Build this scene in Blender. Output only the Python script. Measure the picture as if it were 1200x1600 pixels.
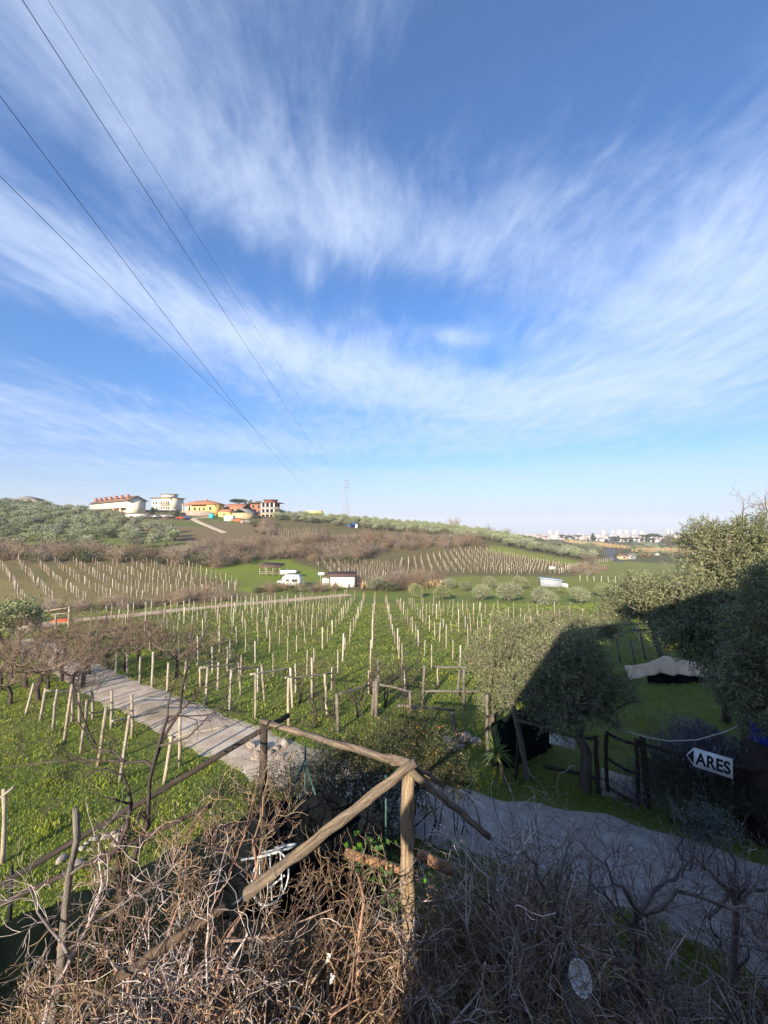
import bpy, math, random
import numpy as np
from mathutils import Vector, Matrix

for o in list(bpy.data.objects):
    bpy.data.objects.remove(o, do_unlink=True)
scene = bpy.context.scene
COL = scene.collection
R = math.radians

# ------------------------------------------------------------------ camera, sky, sun, exposure
CAMZ = 6.3
F = 600.0                      # focal length in photograph pixels (1200 x 1600)
PITCH = math.atan(15 / F)
cam_d = bpy.data.cameras.new('camera')
cam_d.sensor_fit = 'VERTICAL'
cam_d.sensor_height = 36.0
cam_d.lens = 36.0 * F / 1600.0
cam_d.clip_start = 0.05
cam_d.clip_end = 20000
cam = bpy.data.objects.new('camera', cam_d)
COL.objects.link(cam)
cam.location = (0, 0, CAMZ)
cam.rotation_euler = (math.pi / 2 + PITCH, 0, 0)
scene.camera = cam

SUN_AZ, SUN_EL = R(23), R(22)   # azimuth the light travels to (right of forward), elevation
vs = scene.view_settings
vs.view_transform = 'Standard'
vs.look = 'None'
vs.gamma = 1.0
vs.exposure = 1.25
vs.use_curve_mapping = False
scene.render.engine = 'CYCLES'
scene.cycles.use_denoising = True
scene.cycles.max_bounces = 6
scene.cycles.transparent_max_bounces = 8
scene.cycles.volume_bounces = 0

sun_d = bpy.data.lights.new('sun', 'SUN')
sun_d.energy = 4.8
sun_d.angle = R(0.5)
sun_d.color = (1.0, 0.87, 0.68)
sun = bpy.data.objects.new('sun', sun_d)
COL.objects.link(sun)
sun.location = (-30, -60, 40)
LDIR = Vector((math.sin(SUN_AZ) * math.cos(SUN_EL), math.cos(SUN_AZ) * math.cos(SUN_EL), -math.sin(SUN_EL)))
sun.rotation_euler = LDIR.to_track_quat('-Z', 'Y').to_euler()


class NT:
    """little helper round a node tree"""
    def __init__(s, tree):
        s.t = tree
        tree.nodes.clear()

    def n(s, typ, **kw):
        nd = s.t.nodes.new(typ)
        for k, v in kw.items():
            setattr(nd, k, v)
        return nd

    def put(s, sock, v):
        if hasattr(v, 'is_linked') or isinstance(v, bpy.types.NodeSocket):
            s.t.links.new(v, sock)
        else:
            sock.default_value = v

    def m(s, op, a, b=None, c=None, clamp=False):
        nd = s.t.nodes.new('ShaderNodeMath')
        nd.operation = op
        nd.use_clamp = clamp
        s.put(nd.inputs[0], a)
        if b is not None:
            s.put(nd.inputs[1], b)
        if c is not None:
            s.put(nd.inputs[2], c)
        return nd.outputs[0]

    def mix(s, f, a, b, blend='MIX'):
        nd = s.t.nodes.new('ShaderNodeMix')
        nd.data_type = 'RGBA'
        nd.blend_type = blend
        s.put(nd.inputs[0], f)
        for i, v in ((6, a), (7, b)):
            if isinstance(v, tuple) and len(v) == 3:
                v = v + (1,)
            s.put(nd.inputs[i], v)
        return nd.outputs[2]

    def noise(s, vec, scale, detail=4, rough=0.55, dist=0.0, dims='3D'):
        nd = s.t.nodes.new('ShaderNodeTexNoise')
        nd.noise_dimensions = dims
        if vec is not None:
            s.put(nd.inputs['Vector'], vec)
        nd.inputs['Scale'].default_value = scale
        nd.inputs['Detail'].default_value = detail
        nd.inputs['Roughness'].default_value = rough
        nd.inputs['Distortion'].default_value = dist
        return nd.outputs['Fac']

    def ss(s, x, lo, hi, a=0.0, b=1.0):
        nd = s.t.nodes.new('ShaderNodeMapRange')
        nd.interpolation_type = 'SMOOTHSTEP'
        s.put(nd.inputs[0], x)
        for i, v in zip((1, 2, 3, 4), (lo, hi, a, b)):
            s.put(nd.inputs[i], v)
        return nd.outputs[0]

    def comb(s, x, y, z=0.0):
        nd = s.t.nodes.new('ShaderNodeCombineXYZ')
        for i, v in enumerate((x, y, z)):
            s.put(nd.inputs[i], v)
        return nd.outputs[0]


def ray(px, py):
    """direction through a photograph pixel, scaled to Y = 1"""
    x, y = (px - 600) / F, (800 - py) / F
    Y = math.cos(PITCH) - math.sin(PITCH) * y
    Z = math.sin(PITCH) + math.cos(PITCH) * y
    return x / Y, Z / Y


def build_world():
    w = bpy.data.worlds.new('World')
    scene.world = w
    w.use_nodes = True
    T = NT(w.node_tree)
    out = T.n('ShaderNodeOutputWorld')
    bg = T.n('ShaderNodeBackground')
    bg.inputs[1].default_value = 0.071
    T.t.links.new(bg.outputs[0], out.inputs[0])
    sky = T.n('ShaderNodeTexSky', sky_type='NISHITA')
    sky.sun_disc = False
    tcs = T.n('ShaderNodeTexCoord')
    sps = T.n('ShaderNodeSeparateXYZ')
    T.t.links.new(tcs.outputs['Generated'], sps.inputs[0])
    T.t.links.new(T.comb(sps.outputs[0], sps.outputs[1], T.m('MAXIMUM', sps.outputs[2], 0.004)), sky.inputs[0])
    sky.sun_elevation = SUN_EL
    sky.sun_rotation = math.pi + SUN_AZ
    sky.altitude = 200
    sky.air_density = 1.0
    sky.dust_density = 0.6
    sky.ozone_density = 3.0
    tc = T.n('ShaderNodeTexCoord')
    sep = T.n('ShaderNodeSeparateXYZ')
    T.t.links.new(tc.outputs['Generated'], sep.inputs[0])
    x, y, z = sep.outputs
    zc = T.m('MAXIMUM', z, 0.03)
    az = T.m('ARCTAN2', x, y)
    el = T.m('ARCSINE', z)
    # plane of the cirrus sheet: perspective-true coordinates
    qx = T.m('DIVIDE', x, T.m('ADD', zc, 0.06))
    qy = T.m('DIVIDE', y, T.m('ADD', zc, 0.06))
    # slow warp
    wv = T.comb(qx, qy, 0.0)
    w1 = T.m('SUBTRACT', T.noise(wv, 0.9, 1), 0.5)
    w2 = T.m('SUBTRACT', T.noise(T.comb(T.m('ADD', qx, 7.3), qy, 2.0), 0.9, 1), 0.5)
    wx = T.m('MULTIPLY_ADD', w1, 0.55, qx)
    wy = T.m('MULTIPLY_ADD', w2, 0.55, qy)
    # streaks that run away from the viewer, and wispy cross bands
    fil = T.noise(T.comb(T.m('MULTIPLY', wx, 3.4), T.m('MULTIPLY', wy, 0.95), 3.0), 2.0, 8, 0.66, 0.0)
    fil2 = T.noise(T.comb(T.m('MULTIPLY_ADD', wx, 2.2, T.m('MULTIPLY', wy, 1.0)), T.m('MULTIPLY_ADD', wy, 0.9, T.m('MULTIPLY', wx, -0.5)), 9.0), 2.4, 7, 0.66, 0.15)
    band = T.noise(T.comb(T.m('MULTIPLY', wx, 0.55), T.m('MULTIPLY', wy, 1.5), 5.0), 1.2, 7, 0.6, 0.3)
    # where the sheet is thick or torn open: broad regions of the sky dome
    def blob(px, py, rx, ry, rot, amp):
        X, Z = ray(px, py)
        a0 = math.atan2(X, 1)
        e0 = math.asin(Z / math.sqrt(X * X + 1 + Z * Z))
        sa, se = rx / 700.0, ry / 760.0
        c, s_ = math.cos(R(rot)), math.sin(R(rot))
        da, de = T.m('SUBTRACT', az, a0), T.m('SUBTRACT', el, e0)
        u = T.m('ADD', T.m('MULTIPLY', da, c / sa), T.m('MULTIPLY', de, s_ / sa))
        v = T.m('ADD', T.m('MULTIPLY', da, -s_ / se), T.m('MULTIPLY', de, c / se))
        d2 = T.m('ADD', T.m('MULTIPLY', u, u), T.m('MULTIPLY', v, v))
        g = T.m('POWER', 2.71828, T.m('MULTIPLY', d2, -1.0))
        return T.m('MULTIPLY', g, amp)
    blobs = [
        (170, 190, 230, 120, -28, 0.30),    # upper left veil
        (470, 300, 280, 80, -14, 0.42),     # main band over the middle
        (560, 250, 70, 170, 0, 0.22),       # vertical wisps
        (1080, 450, 240, 130, 12, 0.46),    # broad veil on the right
        (800, 330, 200, 70, 20, 0.22),
        (330, 500, 330, 50, -14, 0.38),     # second band from the left
        (650, 600, 260, 60, -14, 0.36),
        (1000, 600, 300, 60, 0, 0.30),
        (60, 400, 130, 40, -10, 0.20),
        (250, 690, 500, 30, 0, 0.26),       # flat band low in the sky
        (700, 745, 900, 22, 0, 0.20),
        (130, 640, 200, 22, -3, 0.22),
        (600, 465, 200, 55, -10, -0.52),    # blue gaps
        (370, 420, 190, 45, -18, -0.42),
        (760, 560, 110, 30, -8, -0.30),
        (90, 545, 230, 50, -6, -0.44),
        (900, 70, 460, 160, 0, -0.42),
        (150, 330, 180, 35, -18, -0.34),
        (350, 60, 140, 80, 0, -0.10),
        (1050, 690, 190, 22, 0, -0.22),
        (330, 640, 150, 26, 0, -0.18),
        (500, 720, 420, 12, 0, -0.30),
        (150, 600, 300, 14, -4, 0.22),
        (700, 525, 60, 16, -12, 0.40),
        (480, 425, 28, 30, 30, 0.36),
    ]
    cov = 0.0
    for b in blobs:
        cov = T.m('ADD', cov, blob(*b))
    dens = T.m('ADD', T.m('MULTIPLY', T.m('SUBTRACT', fil, 0.5), 0.95), T.m('MULTIPLY', T.m('SUBTRACT', band, 0.5), 0.7))
    dens = T.m('ADD', dens, T.m('MULTIPLY', T.m('SUBTRACT', fil2, 0.5), 0.55))
    fine = T.noise(T.comb(T.m('MULTIPLY_ADD', qy, 0.35, T.m('MULTIPLY', wx, 5.0)), T.m('MULTIPLY', wy, 2.0), 1.0), 3.4, 6, 0.7, 0.25)
    dens = T.m('ADD', dens, T.m('MULTIPLY', T.m('SUBTRACT', fine, 0.5), 0.42))
    dens = T.m('ADD', T.m('ADD', dens, cov), 0.12)
    alpha = T.ss(dens, -0.25, 1.0, 0.05, 0.82)
    # Nishita blue, a little deeper, as this phone shows it
    tint = T.mix(T.ss(z, 0.02, 0.45), (0.66, 0.74, 0.98), (0.60, 1.0, 1.40))
    base = T.mix(1.0, sky.outputs[0], tint, 'MULTIPLY')
    cloud = T.mix(T.ss(z, 0.0, 0.5), (4.1, 4.8, 6.1), (4.9, 5.7, 7.2))
    col = T.mix(alpha, base, cloud)
    # low dust veil over the plain: pale towards the horizon
    veil = T.ss(z, 0.0, 0.14, 0.62, 0.0)
    col = T.mix(veil, col, (3.9, 4.45, 5.6))
    T.t.links.new(col, bg.inputs[0])
    w.cycles.sampling_method = 'MANUAL'
    w.cycles.sample_map_resolution = 512


build_world()

# ------------------------------------------------------------------ helpers
def put(o, parent=None):
    COL.objects.link(o)
    if parent is not None:
        o.parent = parent
    return o


def tag(o, label=None, cat=None, group=None, kind=None):
    if label: o['label'] = label
    if cat: o['category'] = cat
    if group: o['group'] = group
    if kind: o['kind'] = kind
    return o


def empty(name, loc, rz=0.0, label=None, cat=None, group=None):
    o = bpy.data.objects.new(name, None)
    o.empty_display_size = 0.3
    put(o)
    o.location = loc
    o.rotation_euler = (0, 0, rz)
    return tag(o, label, cat, group)


def mesh_np(name, V, faces, mat=None, smooth=False, mats=None, midx=None):
    """V (n,3); faces: (m,k) array or list of arrays of different k"""
    V = np.asarray(V, dtype=np.float32).reshape(-1, 3)
    fl = faces if isinstance(faces, list) else [faces]
    fl = [np.asarray(f, dtype=np.int32) for f in fl if len(f)]
    me = bpy.data.meshes.new(name)
    me.vertices.add(len(V))
    me.vertices.foreach_set('co', V.ravel())
    loops = np.concatenate([f.ravel() for f in fl])
    tot = np.concatenate([np.full(len(f), f.shape[1], np.int32) for f in fl])
    start = np.concatenate([[0], np.cumsum(tot)[:-1]]).astype(np.int32)
    me.loops.add(len(loops))
    me.loops.foreach_set('vertex_index', loops)
    me.polygons.add(len(tot))
    me.polygons.foreach_set('loop_start', start)
    me.polygons.foreach_set('loop_total', tot)
    if smooth:
        me.polygons.foreach_set('use_smooth', np.ones(len(tot), bool))
    for mm in (mats or ([mat] if mat else [])):
        me.materials.append(mm)
    if midx is not None:
        me.polygons.foreach_set('material_index', np.asarray(midx, np.int32))
    me.update(calc_edges=True)
    me.validate()
    return me


def obj(name, me, parent=None, loc=None, rot=None):
    o = bpy.data.objects.new(name, me)
    put(o, parent)
    if loc is not None: o.location = loc
    if rot is not None: o.rotation_euler = rot
    return o


class MB:
    """collects boxes, tubes and quads of ONE mesh"""
    def __init__(s):
        s.V, s.Fs, s.n = [], {}, 0

    def add(s, V, Fa):
        V = np.asarray(V, float).reshape(-1, 3)
        Fa = np.asarray(Fa, int)
        s.V.append(V)
        s.Fs.setdefault(Fa.shape[1], []).append(Fa + s.n)
        s.n += len(V)

    def box(s, x0, x1, y0, y1, z0, z1, M=None):
        V = np.array([(x, y, z) for z in (z0, z1) for y in (y0, y1) for x in (x0, x1)], float)
        if M is not None:
            V = np.array([(M @ Vector(v))[:] for v in V])
        s.add(V, [(0, 2, 3, 1), (4, 5, 7, 6), (0, 1, 5, 4), (2, 6, 7, 3), (0, 4, 6, 2), (1, 3, 7, 5)])
        return s

    def tube(s, pts, rad, k=6, cap=True):
        V, Fq, caps = tube_geo(pts, rad, k)
        n0 = s.n
        s.V.append(V)
        s.n += len(V)
        s.Fs.setdefault(4, []).append(Fq + n0)
        if cap:
            s.Fs.setdefault(k, []).append(np.asarray(caps) + n0)
        return s

    def poly(s, pts):
        s.add(pts, [tuple(range(len(pts)))])
        return s

    def prism(s, prof, y0, y1, plane='xz'):
        k = len(prof)
        A = [(p[0], y0, p[1]) for p in prof]
        B = [(p[0], y1, p[1]) for p in prof]
        n0 = s.n
        s.V.append(np.array(A + B, float))
        s.n += 2 * k
        q = [(i, (i + 1) % k, k + (i + 1) % k, k + i) for i in range(k)]
        s.Fs.setdefault(4, []).append(np.array(q) + n0)
        s.Fs.setdefault(k, []).append(np.array([list(range(k))[::-1], list(range(k, 2 * k))]) + n0)
        return s

    def mesh(s, name, mat, smooth=False):
        return mesh_np(name, np.concatenate(s.V), [np.concatenate(f) for f in s.Fs.values()], mat, smooth)

    def build(s, name, mat, parent=None, smooth=False, loc=None, rot=None):
        return obj(name, s.mesh(name, mat, smooth), parent, loc, rot)


def tube_geo(pts, rad, k=6):
    P = np.asarray(pts, float)
    n = len(P)
    r = np.full(n, rad, float) if np.isscalar(rad) else np.asarray(rad, float)
    T = np.gradient(P, axis=0)
    T /= np.maximum(np.linalg.norm(T, axis=1, keepdims=True), 1e-9)
    up = np.array([0, 0, 1.0]) if abs(T[0, 2]) < 0.9 else np.array([1.0, 0, 0])
    A = np.cross(T, up)
    A /= np.maximum(np.linalg.norm(A, axis=1, keepdims=True), 1e-9)
    B = np.cross(T, A)
    ang = np.arange(k) * 2 * np.pi / k
    V = P[:, None, :] + r[:, None, None] * (np.cos(ang)[None, :, None] * A[:, None, :] + np.sin(ang)[None, :, None] * B[:, None, :])
    idx = np.arange(n * k).reshape(n, k)
    a, b = idx[:-1], idx[1:]
    Fq = np.stack([a, np.roll(a, -1, 1), np.roll(b, -1, 1), b], -1).reshape(-1, 4)
    caps = [list(idx[0][::-1]), list(idx[-1])]
    return V.reshape(-1, 3), Fq, caps


def twigs_geo(lines, k=3):
    """many thin tubes of equal point count -> V, F  (lines: list of (pts, rad))"""
    Vs, Fs, n = [], [], 0
    by = {}
    for p, r in lines:
        by.setdefault(len(p), []).append((p, r))
    for m_, ls in by.items():
        P = np.array([l[0] for l in ls], float)            # L,m,3
        r = np.array([l[1] for l in ls], float)            # L,m
        T = np.gradient(P, axis=1)
        T /= np.maximum(np.linalg.norm(T, axis=2, keepdims=True), 1e-9)
        up = np.tile(np.array([0.31, 0.17, 0.93]), (len(ls), m_, 1))
        A = np.cross(T, up)
        A /= np.maximum(np.linalg.norm(A, axis=2, keepdims=True), 1e-6)
        B = np.cross(T, A)
        ang = np.arange(k) * 2 * np.pi / k
        V = P[:, :, None, :] + r[:, :, None, None] * (np.cos(ang)[None, None, :, None] * A[:, :, None, :] + np.sin(ang)[None, None, :, None] * B[:, :, None, :])
        idx = np.arange(len(ls) * m_ * k).reshape(len(ls), m_, k) + n
        a, b = idx[:, :-1], idx[:, 1:]
        Fs.append(np.stack([a, np.roll(a, -1, 2), np.roll(b, -1, 2), b], -1).reshape(-1, 4))
        Vs.append(V.reshape(-1, 3))
        n += len(ls) * m_ * k
    return np.concatenate(Vs), np.concatenate(Fs)


def unit(v):
    v = np.asarray(v, float)
    return v / max(np.linalg.norm(v), 1e-9)


def grow(start, d, length, rad, depth, rg, out, nseg=5, wob=0.22, up=0.05, kids=(2, 4), spread=0.7, shrink=0.62, rmin=0.002, tipr=0.45):
    """a branch as a polyline plus its side branches"""
    p = np.array(start, float)
    d = unit(d)
    pts, rr = [p.copy()], [rad]
    dirs = [d]
    for i in range(nseg):
        d = unit(d + rg.normal(0, wob, 3) + np.array([0, 0, up]))
        p = p + d * (length / nseg)
        pts.append(p.copy())
        rr.append(max(rmin, rad * (1 - (1 - tipr) * (i + 1) / nseg)))
        dirs.append(d)
    out.append((np.array(pts), np.array(rr)))
    if depth <= 0:
        return
    for j in range(rg.integers(kids[0], kids[1] + 1)):
        i = rg.integers(max(1, nseg // 3), nseg + 1)
        nd = unit(dirs[i] + rg.normal(0, spread, 3))
        grow(pts[i], nd, length * shrink * rg.uniform(0.7, 1.25), max(rmin, rr[i] * 0.68), depth - 1, rg, out, nseg, wob, up, kids, spread, shrink, rmin, tipr)


def leaves_geo(C, D, L, W, rg, cup=0.0):
    """diamond leaves at C along D with random roll"""
    n = len(C)
    D = D / np.maximum(np.linalg.norm(D, axis=1, keepdims=True), 1e-9)
    S = np.cross(D, rg.normal(0, 1, (n, 3)))
    S /= np.maximum(np.linalg.norm(S, axis=1, keepdims=True), 1e-9)
    L = np.broadcast_to(L, (n,))[:, None]
    W = np.broadcast_to(W, (n,))[:, None]
    V = np.stack([C, C + D * L * 0.5 + S * W * 0.5, C + D * L, C + D * L * 0.5 - S * W * 0.5], 1).reshape(-1, 3)
    Fq = np.arange(4 * n).reshape(n, 4)
    return V, Fq


def leaf_cloud(lobes, ntw, per, tw_len, leaf, lw, rg, shell=0.45, droop=0.0):
    """sprays of leaves in a set of ellipsoid lobes (cx,cy,cz,rx,ry,rz); uneven, with gaps"""
    lob = np.array(lobes, float)
    vol = lob[:, 3] * lob[:, 4] * lob[:, 5]
    vol = vol ** 0.75
    which = rg.choice(len(lob), ntw, p=vol / vol.sum())
    d = rg.normal(0, 1, (ntw, 3))
    d /= np.linalg.norm(d, axis=1, keepdims=True)
    r = 1 - shell * rg.random(ntw) ** 1.6 * 1.0
    r *= rg.uniform(0.82, 1.12, ntw)
    # clumpiness: push twigs towards a set of random clump directions
    c = lob[which, :3] + d * r[:, None] * lob[which, 3:]
    ncl = max(6, ntw // 28)
    cl = c[rg.integers(0, ntw, ncl)]
    near = rg.integers(0, ncl, ntw)
    # nearest of 6 random clumps
    best = None
    for _ in range(6):
        t = rg.integers(0, ncl, ntw)
        dist = np.linalg.norm(c - cl[t], axis=1)
        if best is None:
            best, bd = t, dist
        else:
            sel = dist < bd
            best = np.where(sel, t, best)
            bd = np.minimum(bd, dist)
    pull = rg.uniform(0.15, 0.55, ntw)[:, None] * np.clip(1.2 - bd / (1.2 * lob[which, 3]), 0, 1)[:, None]
    c = c + (cl[best] - c) * pull
    td = d + rg.normal(0, 0.6, (ntw, 3)) + np.array([0, 0, 0.25 - droop])
    td /= np.linalg.norm(td, axis=1, keepdims=True)
    t = (np.arange(per) + 0.5) / per
    C = c[:, None, :] + td[:, None, :] * (t[None, :, None] - 0.4) * tw_len
    C += rg.normal(0, leaf * 0.12, C.shape)
    D = td[:, None, :] * 0.7 + rg.normal(0, 0.75, C.shape)
    n = ntw * per
    V, Fq = leaves_geo(C.reshape(n, 3), D.reshape(n, 3), leaf * rg.uniform(0.7, 1.25, n), lw * rg.uniform(0.75, 1.2, n), rg)
    tw = [(np.array([c[i] - td[i] * tw_len * 0.8, c[i] + td[i] * tw_len * 0.55]), np.array([leaf * 0.08, leaf * 0.03])) for i in range(0, ntw, 2)]
    return V, Fq, tw


# ------------------------------------------------------------------ materials
MATS = {}


def mat(name, c1, c2=None, scale=3.0, rough=0.85, bump=0.0, bscale=None, stretch=None, island=0.0, objr=0.0, transl=0.0, spec=0.3, detail=5, c3=None, metal=0.0, coords='Object'):
    if name in MATS:
        return MATS[name]
    m = bpy.data.materials.new(name)
    m.use_nodes = True
    T = NT(m.node_tree)
    out = T.n('ShaderNodeOutputMaterial')
    b = T.n('ShaderNodeBsdfPrincipled')
    b.inputs['Roughness'].default_value = rough
    b.inputs['Specular IOR Level'].default_value = spec
    b.inputs['Metallic'].default_value = metal
    c2 = c2 or tuple(x * 0.7 for x in c1)
    tc = T.n('ShaderNodeTexCoord')
    vec = tc.outputs[coords]
    if stretch:
        mp = T.n('ShaderNodeMapping')
        mp.inputs['Scale'].default_value = stretch
        T.t.links.new(vec, mp.inputs[0])
        vec = mp.outputs[0]
    f = T.noise(vec, scale, detail, 0.6)
    f = T.ss(f, 0.3, 0.7)
    col = T.mix(f, c1, c2)
    if c3:
        f3 = T.ss(T.noise(vec, scale * 0.37, 3), 0.5, 0.72)
        col = T.mix(f3, col, c3)
    if island:
        g = T.n('ShaderNodeNewGeometry')
        v = T.m('MULTIPLY_ADD', g.outputs['Random Per Island'], 2 * island, 1 - island)
        hsv = T.n('ShaderNodeHueSaturation')
        T.put(hsv.inputs['Value'], v)
        hv = T.m('FRACT', T.m('MULTIPLY', g.outputs['Random Per Island'], 17.3))
        T.put(hsv.inputs['Hue'], T.m('MULTIPLY_ADD', hv, 0.05, 0.475))
        T.put(hsv.inputs['Saturation'], T.m('MULTIPLY_ADD', T.m('FRACT', T.m('MULTIPLY', hv, 7.7)), 0.5, 0.7))
        T.put(hsv.inputs['Color'], col)
        col = hsv.outputs[0]
    if objr:
        oi = T.n('ShaderNodeObjectInfo')
        hsv = T.n('ShaderNodeHueSaturation')
        T.put(hsv.inputs['Value'], T.m('MULTIPLY_ADD', oi.outputs['Random'], 2 * objr, 1 - objr))
        T.put(hsv.inputs['Saturation'], T.m('MULTIPLY_ADD', T.m('FRACT', T.m('MULTIPLY', oi.outputs['Random'], 9.7)), 0.5, 0.75))
        T.put(hsv.inputs['Color'], col)
        col = hsv.outputs[0]
    T.put(b.inputs['Base Color'], col)
    if bump:
        bp = T.n('ShaderNodeBump')
        bp.inputs['Strength'].default_value = bump
        bp.inputs['Distance'].default_value = 0.02
        T.put(bp.inputs['Height'], T.noise(vec, bscale or scale * 4, 5))
        T.t.links.new(bp.outputs[0], b.inputs['Normal'])
    sh = b.outputs[0]
    if transl:
        tr = T.n('ShaderNodeBsdfTranslucent')
        T.put(tr.inputs[0], T.mix(0.5, col, (0.16, 0.2, 0.05)))
        mx = T.n('ShaderNodeMixShader')
        mx.inputs[0].default_value = transl
        T.t.links.new(sh, mx.inputs[1])
        T.t.links.new(tr.outputs[0], mx.inputs[2])
        sh = mx.outputs[0]
    T.t.links.new(sh, out.inputs[0])
    MATS[name] = m
    return m


M_POST = mat('pale weathered stake', (0.40, 0.345, 0.27), (0.21, 0.175, 0.135), 6, 0.9, 0.4, 30, (6, 6, 1), objr=0.22)
M_CONC = mat('concrete stake', (0.48, 0.43, 0.36), (0.32, 0.28, 0.23), 8, 0.9, 0.3, 40, objr=0.15)
M_LOG = mat('weathered log', (0.25, 0.20, 0.155), (0.075, 0.057, 0.043), 6, 0.95, 1.0, 30, (7, 7, 0.45), c3=(0.30, 0.22, 0.14), spec=0.1)
M_LOGG = mat('grey weathered log', (0.20, 0.175, 0.15), (0.085, 0.07, 0.06), 5, 0.9, 0.8, 26, (5, 5, 0.8))
M_DARKWOOD = mat('dark old wood', (0.060, 0.046, 0.036), (0.03, 0.024, 0.02), 6, 0.95, 0.6, 24, (5, 5, 1))
M_TWIG = mat('sunlit tan dry twig', (0.32, 0.215, 0.135), (0.115, 0.073, 0.046), 3, 0.9, island=0.66)  # dry twig with the warm tan of sunlight put into its colour
M_TWIG_SHADE = mat('shade grey dry twig', (0.50, 0.42, 0.385), (0.17, 0.135, 0.125), 3, 0.9, island=0.66)  # same dry twig, with the grey of the shade put into its colour
M_TWIGD = mat('dark bark twig', (0.075, 0.055, 0.05), (0.04, 0.03, 0.028), 3, 0.9, island=0.2)
M_BRUSH = mat('brown brush twig', (0.28, 0.21, 0.15), (0.17, 0.12, 0.085), 1.0, 0.9, island=0.35, objr=0.35)
M_BARK = mat('grey olive bark', (0.14, 0.115, 0.09), (0.07, 0.055, 0.045), 6, 0.95, 0.8, 20, (2, 2, 0.6))
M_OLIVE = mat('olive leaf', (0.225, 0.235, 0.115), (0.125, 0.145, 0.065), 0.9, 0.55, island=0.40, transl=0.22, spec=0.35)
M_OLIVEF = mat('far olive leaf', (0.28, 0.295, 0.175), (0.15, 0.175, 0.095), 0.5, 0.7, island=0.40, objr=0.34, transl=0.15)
M_PINE = mat('dark pine needle', (0.045, 0.065, 0.032), (0.022, 0.036, 0.02), 0.5, 0.8, island=0.3)
M_HEDGE = mat('hedge leaf', (0.075, 0.085, 0.03), (0.035, 0.045, 0.018), 2.0, 0.5, island=0.5, transl=0.15, c3=(0.20, 0.13, 0.03))
M_LAV = mat('lavender spike', (0.21, 0.20, 0.22), (0.12, 0.12, 0.13), 3, 0.8, island=0.3)
M_YUCCA = mat('yucca leaf', (0.14, 0.22, 0.06), (0.08, 0.14, 0.04), 4, 0.45, island=0.3, transl=0.2)
M_IVY = mat('ivy leaf', (0.09, 0.20, 0.03), (0.05, 0.13, 0.02), 3, 0.45, island=0.3, transl=0.25)
M_GRASS = mat('grass blade', (0.30, 0.335, 0.045), (0.165, 0.235, 0.030), 0.45, 0.6, island=0.40, transl=0.35, c3=(0.27, 0.235, 0.075))
M_REED = mat('dry reed', (0.36, 0.26, 0.13), (0.26, 0.18, 0.09), 0.1, 0.9, island=0.3)
M_CLOTH = mat('beige tarpaulin', (0.60, 0.43, 0.29), (0.49, 0.34, 0.23), 2, 0.8, 0.2, 12)
M_NETM = mat('dark green shade net', (0.009, 0.015, 0.012), (0.005, 0.009, 0.008), 20, 0.95, 0.4, 80, spec=0.02)
M_BLACKNET = mat('black shade cloth', (0.008, 0.010, 0.012), None, 8, 0.95, 0.3, 30, spec=0.02)
M_WHITE = mat('white paint', (0.76, 0.76, 0.74), (0.62, 0.62, 0.60), 3, 0.6)
M_BLACK = mat('black paint', (0.012, 0.012, 0.013), None, 4, 0.6)
M_GREENMETAL = mat('green painted steel', (0.030, 0.075, 0.065), (0.02, 0.05, 0.045), 4, 0.5)
M_WHITEMETAL = mat('white painted tube', (0.62, 0.64, 0.63), (0.40, 0.44, 0.43), 6, 0.5)
M_BLUE = mat('blue plastic', (0.02, 0.04, 0.35), (0.015, 0.03, 0.25), 3, 0.5)
M_ROPE = mat('pale rope', (0.52, 0.50, 0.46), None, 20, 0.9)
M_STONE = mat('pale stone', (0.34, 0.29, 0.24), (0.19, 0.16, 0.13), 5, 0.95, 0.7, 14, objr=0.15)
M_STEEL = mat('galvanised steel', (0.34, 0.35, 0.36), (0.26, 0.27, 0.28), 2, 0.6)
M_CABLE = mat('dark cable', (0.03, 0.03, 0.035), None, 2, 0.7)
M_BERRY = mat('orange berry cluster', (0.27, 0.13, 0.03), (0.2, 0.13, 0.04), 5, 0.5, island=0.4)
M_BROWNLEAF = mat('dry brown leaf', (0.30, 0.19, 0.10), (0.17, 0.10, 0.055), 4, 0.8, island=0.45, transl=0.2)

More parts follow.
